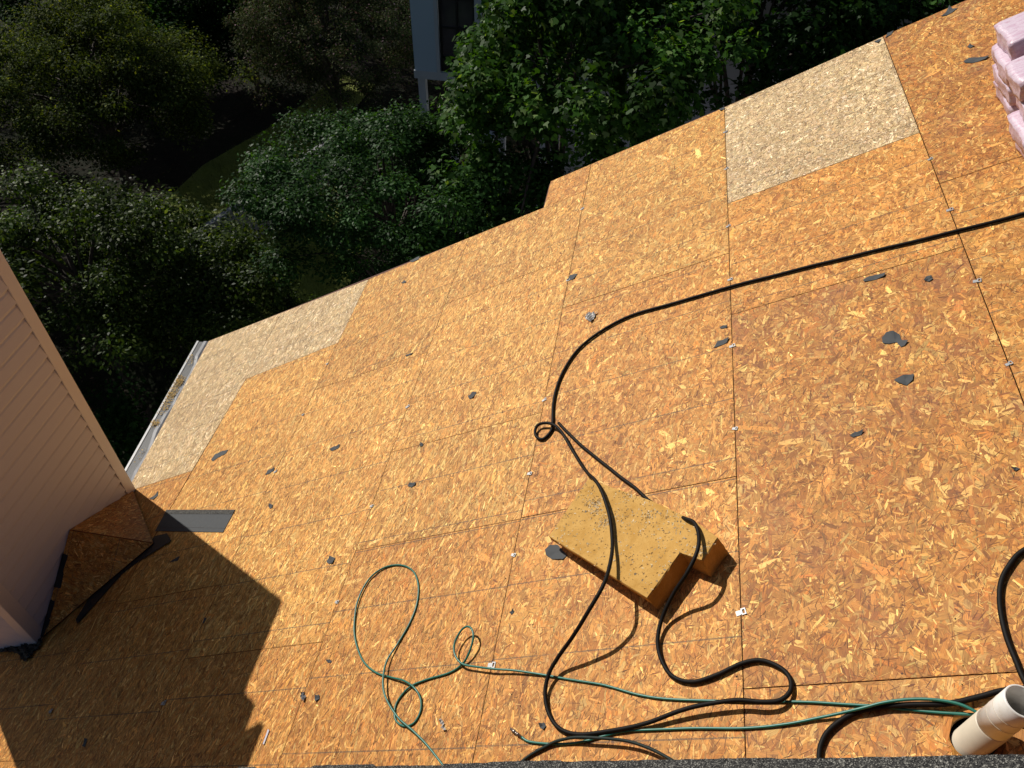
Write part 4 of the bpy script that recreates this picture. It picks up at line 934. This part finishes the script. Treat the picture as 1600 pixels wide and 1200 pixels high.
for k in range(46):
    z = GROUND - NP.z + .02 + k * .14
    me = lapm or new_mesh('siding_board', [(0, -.002, 0), (10.6, -.002, 0), (10.6, -.02, 0), (0, -.02, 0), (0, -.002, .14), (10.6, -.002, .14), (10.6, -.006, .14), (0, -.006, .14)], BOXF, M_NSIDING); lapm = me
    link('siding_board', me, nb, NP + Vector((3.3, .6, z)))
for x0, z0_ in ((5.0, .3), (8.0, .3), (5.0, -2.6), (8.4, -2.6)):
    w = nbox('window', x0, x0 + 1.0, .55, .575, z0_, z0_ + 1.4, M_GLASS)
    for (a, b_, c, d) in ((-.08, 0, -.08, 1.48), (1.0, 1.08, -.08, 1.48), (.001, .999, -.08, 0), (.001, .999, 1.4, 1.48), (.001, .999, .68, .72)):
        nbox('window_trim', x0 + a, x0 + b_, .53, .572 if c != .68 else .549, z0_ + c, z0_ + d, M_NTRIM, w)
nbox('ledge', 3.0, 5.2, .1, .5, .0, .06, M_NTRIM); nbox('corner_board', 3.12, 3.24, .52, .66, GROUND - NP.z, 2.6, M_NTRIM)
rp = [(-.4, -.4, 2.6), (14.4, -.4, 2.6), (14.4, 4.2, 4.9), (-.4, 4.2, 4.9), (14.4, 8.6, 2.6), (-.4, 8.6, 2.6)]
link('roof', new_mesh('roof', rp, [(0, 1, 2, 3), (3, 2, 4, 5), (0, 3, 5), (1, 4, 2), (0, 5, 4, 1)], M_NROOF), nb, NP)

# ------------------------------------------------------------------ picket fence down in the yard
fa = Vector((-10.35, 8.0, GROUND)); fd = Vector((.32, .95, 0)).normalized(); fn = Vector((fd.y, -fd.x, 0))
fence = empty('picket_fence', fa, 'low grey picket fence with a flat top rail along the lawn', 'fence')
ang = math.atan2(fd.y, fd.x)
pm = box_mesh('picket', -.045, .045, -.01, .01, 0, 1.13, M_FENCE); n = 46
for k in range(n): link('picket', pm, fence, fa + fd * (k * .125) + Vector((0, 0, random.uniform(-.01, .01))), (random.uniform(-.01, .01), 0, ang))
LNG = n * .125
rm = box_mesh('top_rail', -.05, LNG, -.065, .065, 1.16, 1.20, M_FENCE); link('top_rail', rm, fence, fa, (0, 0, ang))
for zz in (.3, .9): link('rail', box_mesh('rail', -.05, LNG, -.055, -.012, zz, zz + .08, M_FENCE), fence, fa, (0, 0, ang))
for k in range(4): link('fence_post', box_mesh('fence_post', -.045, .045, -.15, -.056, -.2, 1.158, M_FENCE), fence, fa + fd * (k * 1.87), (0, 0, ang))

# ------------------------------------------------------------------ trees
def leaves_mesh(name, clumps, rc, nleaf, L, pal, seed, mat, shape='oval', flat=.6, spread=.5, up=.9, droop=.0, aspect=.55):
    r = np.random.default_rng(seed); clumps = np.asarray(clumps, float); K = len(clumps)
    w = r.uniform(.5, 1.5, K); w /= w.sum(); ci = r.choice(K, nleaf, p=w); crad = rc * r.uniform(.6, 1.35, K)
    off = r.normal(0, 1, (nleaf, 3)); off /= np.linalg.norm(off, axis=1)[:, None]; rr = r.random((nleaf, 1)) ** .5
    off[:, 2] = off[:, 2] * flat; out = off.copy()
    P = clumps[ci] + off * rr * crad[ci][:, None]
    P[:, 2] += .15 * crad[ci] * r.normal(0, 1, nleaf)
    nrm = np.array([0, 0, up]) + out * spread + r.normal(0, .42, (nleaf, 3)); nrm /= np.linalg.norm(nrm, axis=1)[:, None]
    ax = out + r.normal(0, .5, (nleaf, 3)) - np.array([0, 0, droop]); ax -= nrm * (ax * nrm).sum(1)[:, None]; ax /= np.linalg.norm(ax, axis=1)[:, None] + 1e-9
    sd_ = np.cross(nrm, ax); ln = (L * r.uniform(.6, 1.3, nleaf))[:, None]
    if shape == 'oval': prof = [(0, 0, 0), (-.5 * aspect, .45, .08), (-.3 * aspect, .8, .04), (0, 1, -.06), (.3 * aspect, .8, .04), (.5 * aspect, .45, .08)]
    elif shape == 'small': prof = [(0, 0, 0), (-.5 * aspect, .5, .08), (0, 1, -.04), (.5 * aspect, .5, .08)]
    else: prof = [(0, 0, 0), (-.42, .05, .0), (-.5, .42, .06), (-.2, .5, .05), (0, 1, -.10), (.2, .5, .05), (.5, .42, .06), (.42, .05, .0)]
    m = len(prof); V = np.stack([P + (a * sd_ + b * ax + c * nrm) * ln for a, b, c in prof], 1).reshape(-1, 3)
    pal_ = np.array([p[0] for p in pal]); pw = np.array([p[1] for p in pal], float); pw /= pw.sum()
    ct = np.exp(r.normal(0, .22, (K, 1))); cl = pal_[r.choice(len(pal), nleaf, p=pw)] * ct[ci] * np.exp(r.normal(0, .22, (nleaf, 1)))
    me = bpy.data.meshes.new(name); me.vertices.add(len(V)); me.vertices.foreach_set('co', V.astype(np.float32).ravel())
    me.loops.add(len(V)); me.loops.foreach_set('vertex_index', np.arange(len(V), dtype=np.int32)); me.polygons.add(nleaf); me.polygons.foreach_set('loop_start', (np.arange(nleaf) * m).astype(np.int32))
    at = me.attributes.new('fc', 'FLOAT_COLOR', 'FACE'); at.data.foreach_set('color', np.column_stack([cl, np.ones(nleaf)]).astype(np.float32).ravel())
    me.update(calc_edges=True); me.materials.append(mat); return me

def tree(name, label, cat, c, R, nclump, rc, nleaf, L, pal, seed, mat=None, shape='oval', base=None, group=None, trunk=.10, shear=0.0, **kw):
    r = np.random.default_rng(seed); c = np.array(c, float); R = np.array(R, float)
    g = gz(c[0], c[1]); bx = np.array(base if base is not None else (c[0] + r.uniform(-.3, .3), c[1] + r.uniform(-.3, .3))); B = Vector((bx[0], bx[1], g))
    t = empty(name, B, label, cat, group); D = r.normal(0, 1, (nclump, 3)); D /= np.linalg.norm(D, axis=1)[:, None]
    D[:, 2] = np.where(D[:, 2] < -.35, -D[:, 2], D[:, 2]); rad = r.uniform(.45, 1.0, nclump) ** .6
    rad *= 1 + .16 * np.sin(D[:, 0] * 5 + seed) * np.cos(D[:, 1] * 4 + seed * 2) + .1 * np.sin(D[:, 2] * 7 + seed)
    CL = c + D * rad[:, None] * R; CL[:, 0] += shear * (CL[:, 2] - c[2]); CL[:, 2] = np.maximum(CL[:, 2], g + .25)
    me = leaves_mesh('crown', CL - np.array(B), rc, nleaf, L, pal, seed, mat or M_LEAF, shape, **kw); o = link('crown', me, t, B)
    # trunk with limbs
    top = c + np.array([0, 0, R[2] * .45]); b3 = np.array(B) - np.array([0, 0, .3]); bend = r.normal(0, .12, 3) * R.mean() * .4; bend[2] = 0
    n = 10; path = [b3 + (top - b3) * (k / n) + bend * math.sin(math.pi * k / n) for k in range(n + 1)]; H = np.linalg.norm(top - b3)
    V, F = tube_data(np.array(path) - np.array(B), np.linspace(trunk, trunk * .25, n + 1), 8)
    for q in CL[r.choice(nclump, min(nclump, 26), replace=False)]:
        k = r.uniform(.35, .95); s = b3 + (top - b3) * k + bend * math.sin(math.pi * k); mid = (s + q) / 2 + np.array([0, 0, .12 * np.linalg.norm(q - s)]) + r.normal(0, .05, 3)
        lp = catmull([s, mid, q], .3); v2, f2 = tube_data(lp - np.array(B), np.linspace(trunk * .38, trunk * .07, len(lp)), 5); kk = len(V); V = list(V) + list(v2); F = F + [tuple(i + kk for i in f) for f in f2]
    link('trunk', new_mesh('trunk', V, F, M_BARK, True), t, B); return t

G_MAPLE = [((0.120, 0.180, 0.060), 10), ((0.029, 0.076, 0.0110), 50), ((0.040, 0.096, 0.0154), 25), ((0.020, 0.052, 0.0099), 20), ((0.065, 0.120, 0.0193), 5)]  # first tone is brighter, painting highlights into some leaves
G_DOG = [((0.022, 0.058, 0.0143), 50), ((0.032, 0.076, 0.0187), 30), ((0.014, 0.038, 0.0099), 20)]
G_OLIVE = [((0.115, 0.130, 0.030), 10), ((0.036, 0.056, 0.013), 45), ((0.056, 0.077, 0.017), 25), ((0.022, 0.034, 0.0088), 30)]  # brightest leaf tone stands for the lit tips of the crown
G_PINK = [((.048, .062, .022), 50), ((.070, .066, .034), 16), ((.17, .11, .12), 5), ((.09, .045, .04), 4), ((.03, .045, .018), 25)]
G_DEEP = [((0.014, 0.040, 0.0088), 50), ((0.023, 0.056, 0.0121), 30), ((0.010, 0.027, 0.0066), 20)]
G_LL = [((0.090, 0.120, 0.030), 7), ((0.030, 0.052, 0.0100), 45), ((0.052, 0.078, 0.0130), 22), ((0.015, 0.030, 0.0065), 33)]

tree('maple_tree', 'bright green maple in front of the grey house, its broad leaves glinting', 'tree', (-2.15, 7.9, -3.3), (2.25, 2.1, 2.5), 165, .38, 30000, .10, G_MAPLE, 41, shear=.42, shape='maple', trunk=.14, droop=.5, spread=.7, up=.8)
tree('dogwood_tree', 'layered dark green tree just beyond the middle of the roof edge', 'tree', (-4.75, 6.9, -4.5), (2.35, 2.0, 1.4), 92, .42, 60000, .064, G_DOG, 42, trunk=.09, flat=.35, spread=.5, up=1.1)
tree('flowering_tree', 'dull pinkish leaved tree left of the grey house', 'tree', (-8.5, 14.6, -5.5), (2.5, 2.3, 2.3), 260, .36, 76000, .058, G_PINK, 43, M_PETAL, 'small', trunk=.12, spread=.8, up=.5)
tree('broadleaf_tree', 'olive green small leaved tree filling the upper left corner', 'tree', (-13.0, 11.3, -5.7), (3.1, 2.6, 2.2), 190, .42, 80000, .07, G_OLIVE, 44, M_LEAF_SMALL, shape='small', trunk=.13, spread=.6, up=.8)
tree('broadleaf_tree', 'mid green tree below the olive one, left of the fence', 'tree', (-9.3, 4.6, -5.35), (2.3, 2.2, 1.7), 105, .44, 46000, .070, G_LL, 45, trunk=.11, flat=.45)
tree('broadleaf_tree', 'green tree low on the left just past the gutter and chimney corner', 'tree', (-7.4, 5.1, -6.0), (1.7, 1.7, 1.35), 80, .40, 34000, .068, G_LL, 46, trunk=.09, flat=.45)
tree('maple_tree', 'dark maple behind the right pale roof board', 'tree', (1.2, 10.4, -3.1), (3.0, 1.9, 2.4), 200, .48, 26000, .11, G_DEEP, 47, shape='maple', trunk=.15, droop=.4)
tree('maple_tree', 'dark maple at the top right beyond the highest roof corner', 'tree', (5.4, 11.2, -2.4), (2.6, 2.2, 2.6), 160, .48, 18000, .11, G_DEEP, 48, shape='maple', trunk=.15, droop=.4)
BG = [((-17.4, 17.4, -6.2), (3.2, 3, 2.8), G_DEEP, 'dark tree far back in the top left corner'), ((-13.4, 19.0, -6.3), (2.7, 2.6, 2.5), G_DEEP, 'dark tree behind the gap between olive and pinkish trees'),
      ((-9.8, 21.5, -6.0), (3.2, 2.6, 2.8), G_LL, 'dark green tree far behind the pinkish tree'), ((-20.5, 12.5, -6.0), (3, 3, 2.8), G_DEEP, 'dark tree beyond the left side of the olive tree'),
      ((-16.8, 7.6, -6.3), (2.6, 2.6, 2.3), G_OLIVE, 'olive tree at the left edge nearer than the far dark ones'), ((-12.5, 18.3, -6.9), (1.9, 1.5, 1.6), G_DEEP, 'dark small leaved tree closing the gap behind the end of the lawn'), ((-15.2, 15.6, -6.9), (2.0, 1.6, 1.6), G_DEEP, 'dark tree just behind the olive tree'), ((-24, 22, -5), (4, 4, 4), G_DEEP, 'tall far tree beyond the top left corner'),
      ((-16, 27, -5), (4.5, 4, 4), G_DEEP, 'tall far tree behind the dark gap'), ((-7, 28, -4.5), (4.5, 4, 4), G_DEEP, 'tall far tree behind the grey porch')]
for k, (c, R, pal, lab) in enumerate(BG):
    tree('broadleaf_tree', lab, 'tree', c, R, 120, .55, 22000, .11, pal, 60 + k, M_LEAF_SMALL, shape='small', trunk=.13, spread=.6, aspect=.7)
# shrubs low down
SH = [((-11.4, 6.6, -7.4), (1.4, 1.3, 1.0), G_LL, 'low green shrub at the foot of the fence'), ((-8.8, 2.2, -7.2), (1.5, 1.5, 1.2), G_DEEP, 'dark low shrub beside the chimney corner'),
      ((-6.6, 3.6, -7.4), (1.4, 1.2, 1.0), G_DEEP, 'dark low shrub under the gutter end'), ((-6.0, 9.8, -7.6), (1.2, 1.1, .8), G_DOG, 'low shrub behind the layered tree'),
      ((-11.0, 18.3, -7.6), (1.0, .9, .8), G_OLIVE, 'small olive shrub at the back of the lawn'), ((-12.6, 3.0, -7.2), (1.9, 1.7, 1.3), G_LL, 'wide green shrub at the left behind the chimney'),
      ((-3.2, 4.4, -7.3), (1.5, 1.1, 1.0), G_DEEP, 'dark shrub close under the far roof edge'), ((-2.3, 6.5, -4.5), (1.25, 1.0, 1.5), G_DOG, 'dark bushy tall shrub below the bright maple at the step in the roof edge'), ((-6.2, 12.0, -8.0), (.8, .4, .5), G_LL, 'small shrub in front of the porch posts')]
for k, (c, R, pal, lab) in enumerate(SH):
    tree('shrub', lab, 'shrub', c, R, 55, .36, 9000, .08, pal, 90 + k, M_LEAF_SMALL, trunk=.03, shape='small', aspect=.7)
# fallen leaves and low cover on the ground
rg = np.random.default_rng(77); pts = []
while len(pts) < 500:
    x, y = rg.uniform(-20, 6), rg.uniform(2.8, 22)
    if in_poly(x, y, LAWN): continue
    pts.append((x, y, gz(x, y) + .04))
G_DEAD = [((.040, .025, .016), 40), ((.07, .048, .034), 14), ((.03, .018, .012), 25), ((.02, .034, .010), 25)]
tag(link('leaf_litter', leaves_mesh('leaf_litter', pts, .9, 30000, .07, G_DEAD, 5, M_PETAL, 'small', flat=.04, up=1.6, aspect=.7)), 'fallen brown leaves under the trees', 'leaf litter', kind='stuff')
